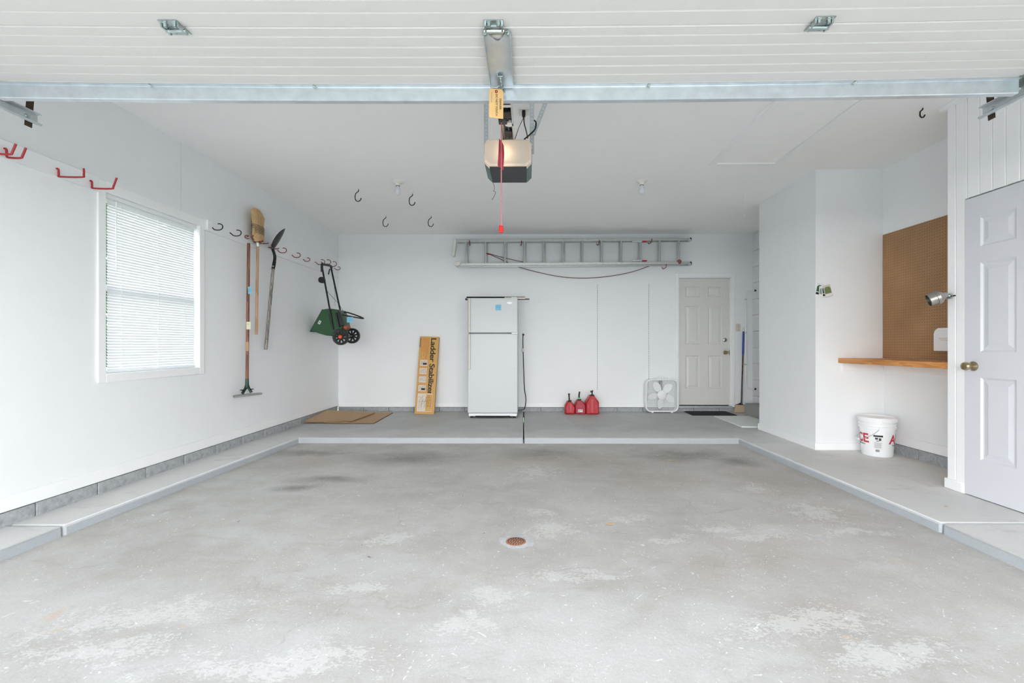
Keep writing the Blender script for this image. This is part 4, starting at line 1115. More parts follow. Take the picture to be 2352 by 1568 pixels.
part('lever', MB().tube([onY(764, 622, hY1 - 0.02), onY(757, 618, hY1 - 0.03), onY(754.5, 630, hY1 - 0.03)], 0.009, 8), black_rubber, sp)
part('cable', MB().tube(catmull([onY(764, 625, hY1), onY(768, 662, hY1), onY(769.5, 702, hY1 - 0.05)], 5), 0.002, 6), ink_grey, sp)
part('cable', MB().tube(catmull([onY(750, 667, hY0), onY(772, 691, 6.3), onY(781, 702, 6.4), onY(789, 718, 6.4), onY(790, 740, 6.4)], 5), 0.0025, 6), black_rubber, sp)
def hop(y, sc_=1.0):
    pts = [(713.5, 761), (727, 737), (741, 711), (748, 709), (760, 708.5), (778, 711), (784, 725), (789, 748), (784, 762), (772, 770), (764, 772), (748, 770), (732, 765.5), (723, 762)]
    q = [onY(a, b, 6.22) for a, b in pts]; c = sum(q, Vector()) / len(q)
    q = [c + (p - c) * sc_ for p in q]
    return [Vector((p.x, y, p.z)) for p in q]
hp = MB().loft([hop(6.205, 0.93), hop(6.225, 1.0), hop(6.46, 1.0), hop(6.48, 0.93)])
part('hopper', hp, green_plastic, sp, bevel=0.006)
rim = [onY(713.5, 761, 6.22), onY(741, 711, 6.22)]
part('hopper_rim', MB().tube([rim[0], rim[1], rim[1] + Vector((0, 0.25, 0)), rim[0] + Vector((0, 0.25, 0))], 0.010, 8, closed=True), dark_green, sp)
lc = onY(734, 740, 6.20)
part('label_sticker', MB().obox(lc, (0.032, 0.003, 0.05), Matrix.Rotation(R(28), 3, 'Y')), paper_white, sp)
part('label_print', MB().obox(lc - Vector((0, 0.0022, 0)), (0.018, 0.001, 0.034), Matrix.Rotation(R(28), 3, 'Y')), ink_grey, sp)
for (a, b, cY) in (((771, 718), (779, 752), 6.19), ((777, 714), (785, 748), 6.185), ((757, 722), (764, 752), 6.185)):
    part('frame_tube', MB().tube([onY(*a, cY), onY(*b, cY)], 0.011, 8), black_metal, sp)
def wheel(y0, wx, wz, hubcap):
    Rw = 0.106
    t = MB(); n = 40; lo_ = []
    prof = [(0.078, -0.022), (Rw - 0.006, -0.024), (Rw, -0.016), (Rw, 0.016), (Rw - 0.006, 0.024), (0.078, 0.022)]
    M = Matrix.Rotation(R(90), 3, 'X')
    t.loft([[Vector((wx + r * math.cos(a), y0 + o, wz + r * math.sin(a))) for r, o in prof] for a in [2 * math.pi * k / n for k in range(n)]] + [[Vector((wx + r, y0 + o, wz)) for r, o in prof]], cap=False)
    for k in range(30):
        a = 2 * math.pi * k / 30; c = Vector((wx + Rw * math.cos(a), y0, wz + Rw * math.sin(a)))
        t.obox(c, (0.006, 0.046, 0.011), Matrix.Rotation(-a, 3, 'Y'))
    w = part('wheel', t, black_rubber, sp)
    h = MB().cyl((wx, y0 - 0.02, wz), (wx, y0 + 0.02, wz), 0.032, n=20)
    for k in range(9):
        a = 2 * math.pi * (k + 0.4) / 9; d_ = Vector((math.cos(a), 0, math.sin(a)))
        h.obox(Vector((wx, y0, wz)) + d_ * 0.056, (0.056, 0.018, 0.022), Matrix.Rotation(-a, 3, 'Y'))
    part('spoke', h, black_metal, w)
    if hubcap: part('hubcap', MB().lathe([(0, 0.012), (0.020, 0.010), (0.026, 0.0), (0.026, -0.004), (0, -0.004)], (wx, y0 - 0.022, wz), Mx, 20), orange_plastic, w)
w1, w2 = onY(783, 773.5, 6.10), onY(809, 771, 6.50)
wxm, wzm = (w1.x + w2.x) / 2, (w1.z + w2.z) / 2
wheel(6.10, w1.x, w1.z, True); wheel(6.50, w2.x, w2.z, False)
part('axle', MB().cyl((w1.x, 6.10, w1.z), (w2.x, 6.50, w2.z), 0.009, n=10), zinc, sp)
part('guard', MB().obox(onY(781, 733, 6.19), (0.05, 0.03, 0.20), Matrix.Rotation(R(-14), 3, 'Y')), black_rubber, sp, bevel=0.012)
part('gear_cover', MB().obox(onY(797, 752, 6.27), (0.05, 0.14, 0.045), Matrix.Rotation(R(30), 3, 'Y')), plain('rust_orange', (168, 84, 58), 0.6, var=0.2, vscale=40), sp, bevel=0.01)
k0, k1 = onY(787, 720, 6.36), onY(831, 731, 6.24)
part('kickstand', MB().tube(catmull([k0, k0 + Vector((0.05, 0.03, 0.02)), onY(829, 728, 6.33), k1, onY(786, 723, 6.22)], 4), 0.0095, 8), black_metal, sp)
sticky('sticky_note', onY(804, 734, 6.2), 0.085, 0.075, note_blue, 'blue sticky note on the spreader kickstand')

# ------------------------------------------------------------------ extension ladder on the back wall
LY = 7.10
ld = thing('extension_ladder', 'aluminium extension ladder hung lengthwise across the back wall', 'ladder', (0.7, LY, 2.33))
def lp_(px, py, dy=0.0): return onY(px, py, LY + dy)
def lrail(pa, pb, hgt, dy, dth=0.025):
    A, B = lp_(*pa, dy), lp_(*pb, dy); d = B - A
    m = MB(); h = hgt / 2
    prof = [(-dth / 2, -h), (dth / 2, -h), (dth / 2, -h + 0.008), (-dth / 2 + 0.006, -h + 0.008), (-dth / 2 + 0.006, h - 0.008), (dth / 2, h - 0.008), (dth / 2, h), (-dth / 2, h)]
    m.loft([[A + Vector((0, a, b)) for a, b in prof], [B + Vector((0, a, b)) for a, b in prof]])
    return part('rail', m, alu, ld, bevel=0.002)
lrail((1048, 553.6), (1586, 549.5), 0.040, 0.0); lrail((1048, 607.5), (1586, 603.5), 0.040, 0.0)
lrail((1052, 556.5), (1584, 552.5), 0.040, 0.055); lrail((1050, 611), (1580, 607.5), 0.040, 0.055)
for k in range(12):
    px = 1071 + 44.42 * k
    for dy, ox_, r_ in ((0.0, 0, 0.0155), (0.055, 3 if k < 6 else -3, 0.0155)):
        part('rung', MB().cyl(lp_(px + ox_, 607 - 0.0075 * (px - 1048), dy), lp_(px + ox_, 553 - 0.0075 * (px - 1048), dy), r_, n=10), alu, ld)
for (px, py) in ((1586, 549.5), (1586, 604.5)):
    a = lp_(px, py)
    part('end_cap', MB().box(a.x - 0.014, a.x + 0.014, LY - 0.02, LY + 0.075, a.z - 0.030, a.z + 0.026), black_rubber, ld, bevel=0.01)
    part('shoe', MB().lathe([(0, -0.012), (0.024, -0.012), (0.028, 0), (0.024, 0.012), (0, 0.012)], a + Vector((-0.02, -0.012, -0.018)), Mx, 14), galv, ld)
q = [lp_(1045, 549), lp_(1050, 553), lp_(1044.5, 588), lp_(1041, 590.5), lp_(1038, 588), lp_(1042, 556)]
part('rail_mitt', MB().prism([p + Vector((0, -0.035, 0)) for p in q], (0, 0.09, 0)), offwhite, ld, bevel=0.012)
q = [lp_(1042, 606), lp_(1046, 602.5), lp_(1056, 600.5), lp_(1060, 603), lp_(1056, 610), lp_(1049, 612), lp_(1044, 610)]
part('rail_mitt', MB().prism([p + Vector((0, -0.04, 0)) for p in q], (0, 0.1, 0)), offwhite, ld, bevel=0.012)
for py in (554.5, 598.5):
    a = lp_(1470, py, -0.02)
    lk = part('rung_lock', MB().box(a.x - 0.12, a.x + 0.03, a.y - 0.012, a.y + 0.012, a.z - 0.012, a.z + 0.012), galv, ld, bevel=0.004)
    part('lock_lever', MB().box(a.x + 0.03, a.x + 0.105, a.y - 0.012, a.y + 0.012, a.z - 0.014, a.z + 0.008), red_plastic, lk, bevel=0.004)
part('rung_guard', MB().cyl(lp_(1560, 601, -0.02), lp_(1560, 601, 0.02), 0.036, n=16), dark_red, ld)
part('rope', MB().tube(catmull([lp_(1122, 582.5, 0.02), lp_(1150, 595, 0.02), lp_(1188, 612, 0.07), lp_(1240, 626, 0.08), lp_(1290, 635.5, 0.08), lp_(1344, 638.5, 0.08), lp_(1400, 634, 0.08), lp_(1450, 624.5, 0.08), lp_(1497, 609, 0.07)], 6), 0.0055, 6), rope_brown, ld)
part('rope', MB().tube(catmull([lp_(1122, 582, 0.02), lp_(1150, 590, 0.0), lp_(1203, 602, 0.0)], 5), 0.0055, 6), rope_brown, ld)
part('rope_clip', MB().cyl(lp_(1117, 582, 0.0), lp_(1127, 584, 0.0), 0.011, n=10), dark_red, ld)
def ladder_wall_hook(px, py, label):
    p = onY(px, py, LY); p.y = YB
    t = thing('ladder_rest', label, 'hook', p, group='hooks under the ladder rail')
    pts = [p + Vector(q) for q in ((0, 0.003, -0.02), (0, -0.015, -0.03), (0.004, -0.05, -0.052), (0.01, -0.12, -0.054), (0.012, -0.174, -0.044), (0.013, -0.182, -0.018), (0.013, -0.182, 0.0))]
    part('wire', MB().tube(catmull(pts, 4), 0.006, 8), dark_red, t)
ladder_wall_hook(1077, 553, 'red wall hook at the mitt end of the ladder top rail')
ladder_wall_hook(1196, 553, 'red wall hook on the ladder top rail above the refrigerator')
ladder_wall_hook(1374, 552, 'red wall hook at the middle of the ladder top rail')
ladder_wall_hook(1494, 549, 'red wall hook beside the upper red ladder lock')
ladder_wall_hook(1527, 607, 'dark wall hook under the ladder bottom rail near the door')

# ------------------------------------------------------------------ refrigerator and what is round it
FY = 6.55
fl_, fr_ = onY(1074, 800, FY).x, onY(1189, 800, FY).x
ztopf = onY(1130, 684, FY).z; zseam = onY(1130, 765, FY).z; zgr = onY(1130, 950, FY).z
fg = thing('refrigerator', 'old white two door refrigerator against the back wall', 'refrigerator', ((fl_ + fr_) / 2, 6.9, 0))
part('cabinet', MB().box(fl_ + 0.006, fr_ - 0.006, FY + 0.075, 7.22, 0.035, ztopf - 0.005), fridge_white, fg, bevel=0.006)
d1 = part('freezer_door', MB().box(fl_, fr_, FY, FY + 0.068, zseam + 0.006, ztopf), fridge_white, fg, bevel=0.010, seg=3)
d2 = part('fridge_door', MB().box(fl_, fr_, FY, FY + 0.068, zgr + 0.010, zseam - 0.006), fridge_white, fg, bevel=0.010, seg=3)
part('gasket', MB().box(fl_ + 0.01, fr_ - 0.01, FY + 0.064, FY + 0.08, zgr + 0.012, ztopf - 0.006), ink_grey, fg)
zh = onY(1078, 849, FY).z
part('handle', MB().box(fl_ + 0.014, fl_ + 0.042, FY - 0.030, FY + 0.004, zseam + 0.010, ztopf - 0.006), beige_strip, d1, bevel=0.006)
part('handle', MB().box(fl_ + 0.014, fl_ + 0.042, FY - 0.030, FY + 0.004, zh, zseam - 0.010), beige_strip, d2, bevel=0.006)
bc = onY(1170.5, 695.5, FY)
part('badge', MB().prism([Vector((bc.x + 0.038 * math.cos(t), FY - 0.002, bc.z + 0.014 * math.sin(t))) for t in [2 * math.pi * k / 28 for k in range(28)]], (0, 0.004, 0)), chrome, d1)
part('badge_face', MB().prism([Vector((bc.x + 0.033 * math.cos(t), FY - 0.003, bc.z + 0.010 * math.sin(t))) for t in [2 * math.pi * k / 28 for k in range(28)]], (0, 0.003, 0)), white_plastic, d1)
part('grille', MB().box(fl_ + 0.012, fr_ - 0.012, FY + 0.02, FY + 0.06, 0.028, zgr + 0.004), white_plastic, fg, bevel=0.004)
part('grille_slot', MB().box(fl_ + 0.11, fr_ - 0.11, FY + 0.012, FY + 0.05, 0.020, 0.034), black_gap, fg)
for x in (fl_ + 0.05, fr_ - 0.05):
    part('foot', MB().cyl((x, FY + 0.06, 0), (x, FY + 0.06, 0.035), 0.018, n=12), black_metal, fg)
    part('foot', MB().cyl((x, 7.15, 0), (x, 7.15, 0.036), 0.018, n=12), black_metal, fg)
part('hinge_cap', MB().box(fr_ - 0.09, fr_ - 0.012, FY + 0.01, FY + 0.10, ztopf - 0.002, ztopf + 0.014), white_plastic, fg, bevel=0.004)
part('center_hinge', MB().box(fr_ - 0.085, fr_ - 0.004, FY - 0.002, FY + 0.05, zseam - 0.005, zseam + 0.005), alu, fg)
part('door_dot', MB().cyl(onY(1183, 846, FY) + Vector((0, -0.002, 0)), onY(1183, 846, FY) + Vector((0, 0.002, 0)), 0.004, n=8), ink_grey, d2)
part('power_cord', MB().tube(catmull([onY(1201.5, 766, YB - 0.03), onY(1201, 783, YB - 0.03), onY(1201.5, 800, YB - 0.03), onY(1203, 850, YB - 0.02), onY(1204.5, 890, YB - 0.02), onY(1208, 915, YB - 0.03), onY(1207, 928, YB - 0.05), onY(1203, 940, YB - 0.10), (fr_ - 0.02, 7.14, 0.03)], 6), 0.0065, 8), black_rubber, fg)
part('plug', MB().box(-0.078, -0.048, YB - 0.036, YB - 0.010, 1.205, 1.235), black_rubber, fg, bevel=0.006)
part('cord_clip', MB().box(-0.085, -0.052, YB - 0.045, YB - 0.006, 0.945, 1.005), almond, fg, bevel=0.006)
sticky('sticky_note', onY(1144.5, 706, FY - 0.0005), 0.083, 0.083, note_blue, 'square blue sticky note on the refrigerator freezer door', lines=2)
# sticks on top of the refrigerator
zt_ = ztopf - 0.005
a, b = onY(1072, 684, 6.72), onY(1206, 684, 6.72)
solo('garden_stake', MB().tube([(a.x, 6.70, zt_ + 0.030), (b.x, 6.72, zt_ + 0.030)], 0.011, 8), black_metal, 'thin dark rod lying across the top of the refrigerator', 'rod', (a.x, 6.7, zt_ + 0.02))
a, b = onY(1068, 687, 6.75), onY(1216, 687, 6.75)
st = thing('wooden_stick', 'brown wooden stick poking out past the top of the refrigerator', 'stick', (a.x, 6.78, zt_))
part('stick_body', MB().box(a.x + 0.03, b.x, 6.77, 6.81, zt_ + 0.0015, zt_ + 0.020), wood_brown, st, bevel=0.004)
part('stick_end', MB().box(a.x, a.x + 0.03, 6.765, 6.815, zt_ - 0.004, zt_ + 0.024), black_metal, st, bevel=0.004)
a = onY(1190, 686, 6.66); b = onY(1203, 687, 6.66)
solo('white_tube', MB().cyl((a.x - 0.2, 6.674, zt_ + 0.0145), (b.x + 0.02, 6.674, zt_ + 0.0145), 0.014, n=12), offwhite, 'short pale tube lying on top of the refrigerator at its edge', 'tube', (a.x, 6.66, zt_))

def outlet(name, px, py, w, h, mat, label, kind):
    p = onY(px, py, YB)
    t = thing(name, label, kind, p)
    part('plate', MB().box(p.x - w / 2, p.x + w / 2, YB - 0.006, YB, p.z - h / 2, p.z + h / 2), mat, t, bevel=0.003)
    return t, p
t, p = outlet('wall_outlet', 1201, 769.5, 0.072, 0.118, white_plastic, 'white wall outlet with the refrigerator cord plugged in', 'outlet')
for dz in (-0.026, 0.026): part('receptacle', MB().box(p.x - 0.017, p.x + 0.017, YB - 0.008, YB - 0.005, p.z + dz - 0.014, p.z + dz + 0.014), offwhite, t, bevel=0.004)
t, p = outlet('light_switch', 1695.5, 752, 0.072, 0.118, almond, 'almond light switch beside the back door', 'switch')
part('toggle', MB().box(p.x - 0.005, p.x + 0.005, YB - 0.018, YB - 0.005, p.z - 0.002, p.z + 0.016), almond, t, bevel=0.002)
for dz in (-0.03, 0.03): part('screw', MB().cyl((p.x, YB - 0.008, p.z + dz), (p.x, YB - 0.005, p.z + dz), 0.004, n=8), brass, t)

# slotted shelf standards
def standard(px, py0, py1, label):
    a, b = onY(px, py0, YB), onY(px, py1, YB)
    t = thing('shelf_standard', label, 'shelf standard', b, group='white slotted shelf standards')
    part('channel', MB().box(a.x - 0.012, a.x + 0.012, YB - 0.012, YB, b.z, a.z), wall_white, t, bevel=0.002)
    m = MB(); z = b.z + 0.02
    while z < a.z - 0.02:
        m.box(a.x - 0.0085, a.x - 0.0015, YB - 0.0128, YB - 0.011, z, z + 0.014); z += 0.0285
    part('slot', m, dark_slot, t)['kind'] = 'stuff'
standard(1372.5, 652, 897, 'white slotted shelf standard rising above the gas cans')
standard(1490.5, 650, 897, 'white slotted shelf standard rising behind the box fan')

# printed carton leaning on the wall
W_, H_, T_ = 0.298, 1.212, 0.055
bxp = onZ(952, 950.5, 0.0)
lean = math.asin((YB - 0.012 - T_ - bxp.y) / H_ * 0.985)
bxo = thing('long_carton', 'tall yellow printed ladder accessory carton leaning against the back wall', 'carton', (bxp.x, bxp.y, 0.004), (-lean, R(1.6), 0))
part('carton_body', MB().box(0, W_, 0, T_, 0, H_), box_ochre, bxo, local=True, bevel=0.003)
m = MB(); m.box(W_ - 0.001, W_ + 0.0012, 0.004, T_ - 0.004, 0.004, H_ - 0.004); m.box(-0.0012, 0.001, 0.004, T_ - 0.004, 0.004, H_ - 0.004)
part('carton_side', m, card_tan, bxo, local=True)
def btext(s, x, z, size, mat, bold=0.0, space=1.0):
    M = Matrix.Translation((x, -0.0006, z)) @ Matrix(((0, 1, 0, 0), (0, 0, 1, 0), (-1, 0, 0, 0), (0, 0, 0, 1)))
    part('lettering', text_mesh(s, size, M, 0.0004, bold, space), mat, bxo, local=True, smooth=0)
LS = text_mesh('Ladder Stabilizer', 0.115, Matrix.Identity(4), 0.0004, 0.0022, 0.92)
wmax = max(v.x for v in LS.v)
k = 0.905 / wmax
LS.xf(Matrix.Translation((0.180, -0.0006, H_ - 0.018)) @ Matrix(((0, 1.0, 0, 0), (0, 0, 1, 0), (-k, 0, 0, 0), (0, 0, 0, 1))))
part('lettering', LS, ink_black, bxo, local=True, smooth=0)
btext('CRAWFORD', 0.004, H_ - 0.022, 0.028, ink_black, 0.0008)
for i, (n_, ln) in enumerate(((0.035, 0.33), (0.055, 0.20), (0.072, 0.27), (0.089, 0.22), (0.106, 0.30), (0.123, 0.32), (0.140, 0.20))):
    m = MB(); z = H_ - 0.03
    while z > H_ - 0.03 - ln:
        q = random.uniform(0.012, 0.03); m.box(n_, n_ + 0.006, -0.0010, 0.0004, z - q, z); z -= q + 0.006
    part('fine_print', m, ink_orange, bxo, local=True, smooth=0)
def vignette(x0, x1, z0, z1, seed, figs):
    rnd = random.Random(seed)
    o2 = [(x0 + (x1 - x0) / 2 + a, -0.0012, z0 + (z1 - z0) / 2 + b) for a, b in rrect(x1 - x0, z1 - z0, 0.012)]
    i2 = [(x0 + (x1 - x0) / 2 + a, -0.0012, z0 + (z1 - z0) / 2 + b) for a, b in rrect(x1 - x0 - 0.010, z1 - z0 - 0.010, 0.009)]
    pn = part('picture_panel', MB().prism(i2, (0, 0.0016, 0)), ink_pale, bxo, local=True, smooth=0)
    part('panel_border', MB().ring(o2, i2, (0, 0.0016, 0)), ink_orange, pn, local=True, smooth=0)
    m = MB()
    for (a, b, c, d) in figs:
        pts = [Vector((x0 + (x1 - x0) * (a + (c - a) * t + rnd.uniform(-.03, .03)), -0.0018, z0 + (z1 - z0) * (b + (d - b) * t + rnd.uniform(-.03, .03)))) for t in (0, .35, .7, 1)]
        m.tube(pts, 0.0016, 4)
    part('line_drawing', m, ink_black, pn, local=True, smooth=0)
    return pn
figs = [(.15, .2, .25, .8), (.25, .3, .4, .7), (.5, .25, .55, .75), (.55, .75, .85, .8), (.6, .3, .9, .32), (.85, .3, .85, .75), (.65, .5, .8, .5)]
for i, (z1, dk) in enumerate(((0.845, 1), (0.715, 0), (0.585, 0), (0.450, 1))):
    pn = vignette(0.022, 0.152, z1 - 0.110, z1, i, figs)
    if dk: part('ink_patch', MB().box(0.075, 0.135, -0.0018, -0.001, z1 - 0.085, z1 - 0.055), ink_black, pn, local=True)
pn = vignette(0.022, 0.268, 0.030, 0.320, 9, figs + [(.1, .55, .9, .62), (.3, .15, .35, .9), (.62, .2, .7, .9), (.7, .3, .78, .85), (.05, .8, .3, .78), (.4, .4, .6, .65)])
part('yellow_field', MB().box(0.16, 0.258, -0.0016, -0.0008, 0.045, 0.300), box_ochre, pn, local=True)

# flattened cardboard on the ledge
def warped(c, th, nseg=6):
    FL, FR, BR, BL = [Vector(q) for q in c]; mb = MB(); g = nseg + 1
    top = [[FL.lerp(FR, i / nseg).lerp(BL.lerp(BR, i / nseg), j / nseg) for i in range(g)] for j in range(g)]
    vs_ = [p for r_ in top for p in r_] + [p - Vector((0, 0, th)) for r_ in top for p in r_]; fs = []; N = g * g
    for j in range(nseg):
        for i in range(nseg):
            a = j * g + i; fs += [(a, a + 1, a + g + 1, a + g), (N + a, N + a + g, N + a + g + 1, N + a + 1)]
    for i in range(nseg):
        fs += [(i, N + i, N + i + 1, i + 1), (N - g + i, N - g + i + 1, 2 * N - g + i + 1, 2 * N - g + i)]
        a, b = i * g, (i + 1) * g; fs += [(a, b, N + b, N + a), (a + nseg, N + a + nseg, N + b + nseg, b + nseg)]
    return mb.add(vs_, fs)
t = thing('cardboard_sheet', 'flattened cardboard box folded double lying topmost in the corner', 'cardboard', (-2.7, 6.5, 0), group='flattened cardboard on the ledge')
part('upper_flap', warped([(-2.995, 6.10, .036), (-2.378, 6.13, .030), (-2.315, 6.93, .034), (-2.985, 6.76, .088)], .006), card_tan, t)
part('lower_flap', warped([(-2.985, 6.085, .024), (-2.40, 6.10, .020), (-2.33, 6.92, .024), (-2.985, 6.75, .078)], .006), card_tan, t)
part('torn_edge', MB().tube([(-2.99, 6.092, .029), (-2.7, 6.105, .026), (-2.52, 6.10, .026), (-2.46, 6.12, .030), (-2.385, 6.125, .026)], .0045, 6), card_edge, t)
part('slot', MB().tube([onZ(803, 959, .035), onZ(830, 950, .036)], .002, 5), card_edge, t)
t = thing('cardboard_sheet', 'flat cardboard sheet lying underneath the folded box on the ledge', 'cardboard', (-2.3, 6.5, 0), group='flattened cardboard on the ledge')
part('sheet_body', warped([(-2.72, 6.085, .010), (-2.055, 6.08, .012), (-2.085, 7.03, .012), (-2.75, 7.03, .012)], .008), card_tan, t)
part('cut_edge', MB().tube([(-2.72, 6.083, .006), (-2.055, 6.078, .007), (-2.085, 7.03, .007)], .0042, 6), card_edge, t)

# ------------------------------------------------------------------ gas cans
def can(px0, px1, pyb, pysh, pyn, neck, depth, mat, label, ribs, spout):
    y0 = onZ((px0 + px1) / 2, pyb, 0).y
    a, b = onY(px0, pyb, y0), onY(px1, pyb, y0)
    zs, zn = onY(px0, pysh, y0).z, onY(px0, pyn, y0).z
    W = b.x - a.x; cx = (a.x + b.x) / 2; nx = onY(neck, pyn, y0).x
    t = thing('gas_can', label, 'gas can', (cx, y0 + depth / 2, 0), group='red gas cans')
    def loop(y, i):
        w = W / 2 - i
        return [Vector((cx - w, y, 0.012 + i)), Vector((cx - w + 0.012, y, 0.001 + i)), Vector((cx + w - 0.012, y, 0.001 + i)), Vector((cx + w, y, 0.012 + i)), Vector((cx + w, y, zs - 0.02 - i)), Vector((cx + w - 0.012, y, zs - i)),
                Vector((nx + 0.032, y, zn - i * .6)), Vector((nx + 0.02, y, zn + 0.004 - i * .6)), Vector((nx - 0.02, y, zn + 0.004 - i * .6)), Vector((nx - 0.032, y, zn - i * .6)), Vector((cx - w + 0.012, y, zs - i)), Vector((cx - w, y, zs - 0.02 - i))]
    part('body', MB().loft([loop(y0 + 0.0, 0.014), loop(y0 + 0.014, 0.0), loop(y0 + depth - 0.014, 0.0), loop(y0 + depth, 0.014)]), mat, t, bevel=0.006)
    for (u, w, z0, z1) in ribs:
        part('rib', MB().box(cx + u * W - w * W / 2, cx + u * W + w * W / 2, y0 - 0.005, y0 + 0.01, z0, z1), pink_rib, t, bevel=0.003)
    yn = y0 + 0.05
    part('collar', MB().lathe([(0, 0), (0.028, 0), (0.028, 0.016), (0.022, 0.022), (0, 0.022)], (nx, yn, zn - 0.002), n=18), black_rubber, t)
    spout(t, nx, yn, zn + 0.016, y0, cx, W)
    return t
def sp1(t, nx, yn, z, y0, cx, W):
    p = onY(1308, 903, yn)
    s = part('spout', MB().tube([(nx, yn, z), (nx - 0.004, yn, z + 0.05), (nx - 0.006, yn, p.z - 0.02)], 0.011, 10, radii=[0.013, 0.011, 0.012]), black_rubber, t)
    part('spout_tip', MB().lathe([(0, 0.022), (0.012, 0.020), (0.016, 0.010), (0.014, 0.0), (0, 0)], (nx - 0.006, yn, p.z - 0.022), n=12), black_rubber, s)
    part('spout_latch', MB().box(nx - 0.023, nx - 0.014, yn - 0.004, yn + 0.004, p.z - 0.022, p.z - 0.004), plain('yellow_plastic', (196, 176, 60), 0.5), s)
    part('spout_lug', MB().box(nx + 0.016, nx + 0.032, yn - 0.01, yn + 0.01, z - 0.02, z + 0.008), black_rubber, t, bevel=0.003)
def sp2(t, nx, yn, z, y0, cx, W):
    p = onY(1331, 899, yn)
    s = part('spout', MB().tube(catmull([(nx - 0.004, yn, z), (nx - 0.004, yn, z + 0.07), (nx, yn, z + 0.09), (nx + 0.004, yn, p.z)], 4), 0.012, 10), black_rubber, t)
    part('spout_band', MB().cyl((nx - 0.004, yn, z + 0.002), (nx - 0.004, yn, z + 0.028), 0.018, n=16), mint, s)
    lb = onY(1333, 943, y0)
    part('warning_label', MB().box(lb.x - 0.036, lb.x + 0.036, y0 - 0.0015, y0 + 0.002, lb.z - 0.020, lb.z + 0.020), paper_white, t)
    part('label_print', MB().box(lb.x - 0.002, lb.x + 0.030, y0 - 0.0022, y0 + 0.002, lb.z + 0.002, lb.z + 0.014).box(lb.x - 0.03, lb.x - 0.012, y0 - 0.0022, y0 + 0.002, lb.z - 0.014, lb.z + 0.010), ink_grey, t)
    l2 = onY(1333, 932.5, y0)
    part('embossed_mark', MB().obox(l2 + Vector((0, 0.0, 0)), (0.05, 0.004, 0.008), Matrix.Rotation(R(-10), 3, 'Y')), pink_rib, t)
def sp3(t, nx, yn, z, y0, cx, W):
    p = onY(1362.5, 896, yn)
    s = part('spout', MB().tube(catmull([(nx, yn, z), (nx, yn, z + 0.03), (nx + 0.004, yn, z + 0.05), (nx + 0.010, yn, p.z)], 4), 0.010, 10), black_rubber, t)
    part('spout_trigger', MB().cyl((nx - 0.014, yn, z + 0.035), (nx - 0.012, yn, z + 0.062), 0.014, n=12), dark_grey, s)
    part('spout_lug', MB().box(nx - 0.036, nx + 0.036, yn - 0.012, yn + 0.012, z - 0.022, z - 0.004), black_rubber, t, bevel=0.003)
can(1298.2, 1320.4, 951, 930, 923, 1308.5, 0.17, red_plastic, 'small red gas can with a straight black spout', [(0.08, 0.22, 0.03, 0.16), (-0.32, 0.14, 0.06, 0.105), (0.38, 0.12, 0.06, 0.105)], sp1)
can(1321.2, 1345.4, 951, 927, 920, 1331.5, 0.18, crimson_plastic, 'crimson gas can with a green spout band, between two others', [], sp2)
can(1346.2, 1376, 951.5, 921, 909.5, 1361, 0.20, red_plastic, 'tallest red gas can with a short black spout', [(-0.03, 0.20, 0.03, 0.235), (-0.34, 0.12, 0.10, 0.155), (0.27, 0.12, 0.10, 0.155)], sp3)

# ------------------------------------------------------------------ box fan
fp = onZ(1521, 948, 0.0)
fx, fy, S = fp.x, fp.y, 0.512
fn_ = thing('box_fan', 'white square box fan standing on the floor beside the back door', 'fan', (fx, fy + 0.055, 0))
cz = 0.012 + S / 2
O = [(fx + a, fy, cz + b) for a, b in rrect(S, S, 0.085, 7)]; I = [(fx + a, fy, cz + b) for a, b in rrect(S - 0.040, S - 0.040, 0.068, 7)]
part('frame', MB().ring(O, I, (0, 0.11, 0)), white_plastic, fn_, bevel=0.005)
part('hub', MB().lathe([(0, 0.016), (0.05, 0.014), (0.070, 0.004), (0.074, -0.012), (0, -0.012)], (fx + 0.005, fy + 0.028, cz + 0.01), Mx, 30), white_plastic, fn_)
hc = Vector((fx + 0.005, fy + 0.055, cz + 0.01))
for k in range(5):
    a = R(46 + 72 * k)
    d_ = Vector((math.cos(a), 0, math.sin(a))); s_ = Vector((-math.sin(a), 0, math.cos(a)))
    out_, in_ = [], []
    shp = [(0.065, 0.030), (0.10, 0.050), (0.14, 0.056), (0.18, 0.048), (0.21, 0.030), (0.226, 0.006)]
    up_ = [hc + d_ * r_ + s_ * w_ + Vector((0, 0.018, 0)) for r_, w_ in shp]; dn_ = [hc + d_ * r_ - s_ * w_ * 0.9 - Vector((0, 0.014, 0)) for r_, w_ in shp]
    part('blade', MB().prism(up_ + dn_[::-1], (0, 0.003, 0)), white_plastic, fn_, smooth=30)
m = MB()
for k in range(27):
    x = fx - S / 2 + 0.024 + (S - 0.048) * k / 26
    hz = (S / 2 - 0.022) - max(0, abs(x - fx) - (S / 2 - 0.085)) ** 2 * 8
    m.cyl((x, fy + 0.098, cz - hz), (x, fy + 0.098, cz + hz), 0.0024, n=5)
part('rear_grille', m, white_plastic, fn_)
m = MB()
for k in range(27):
    x = fx - S / 2 + 0.024 + (S - 0.048) * k / 26
    hz = (S / 2 - 0.022) - max(0, abs(x - fx) - (S / 2 - 0.085)) ** 2 * 8
    m.cyl((x, fy + 0.006, cz - hz), (x, fy + 0.006, cz + hz), 0.0011, n=4)
part('front_grille', m, white_plastic, fn_)
m = MB()
m.box(fx - 0.02, fx + 0.02, fy + 0.075, fy + 0.10, cz - S / 2 + 0.02, cz + S / 2 - 0.02)
part('motor_strut', m, ink_grey, fn_)
m = MB()
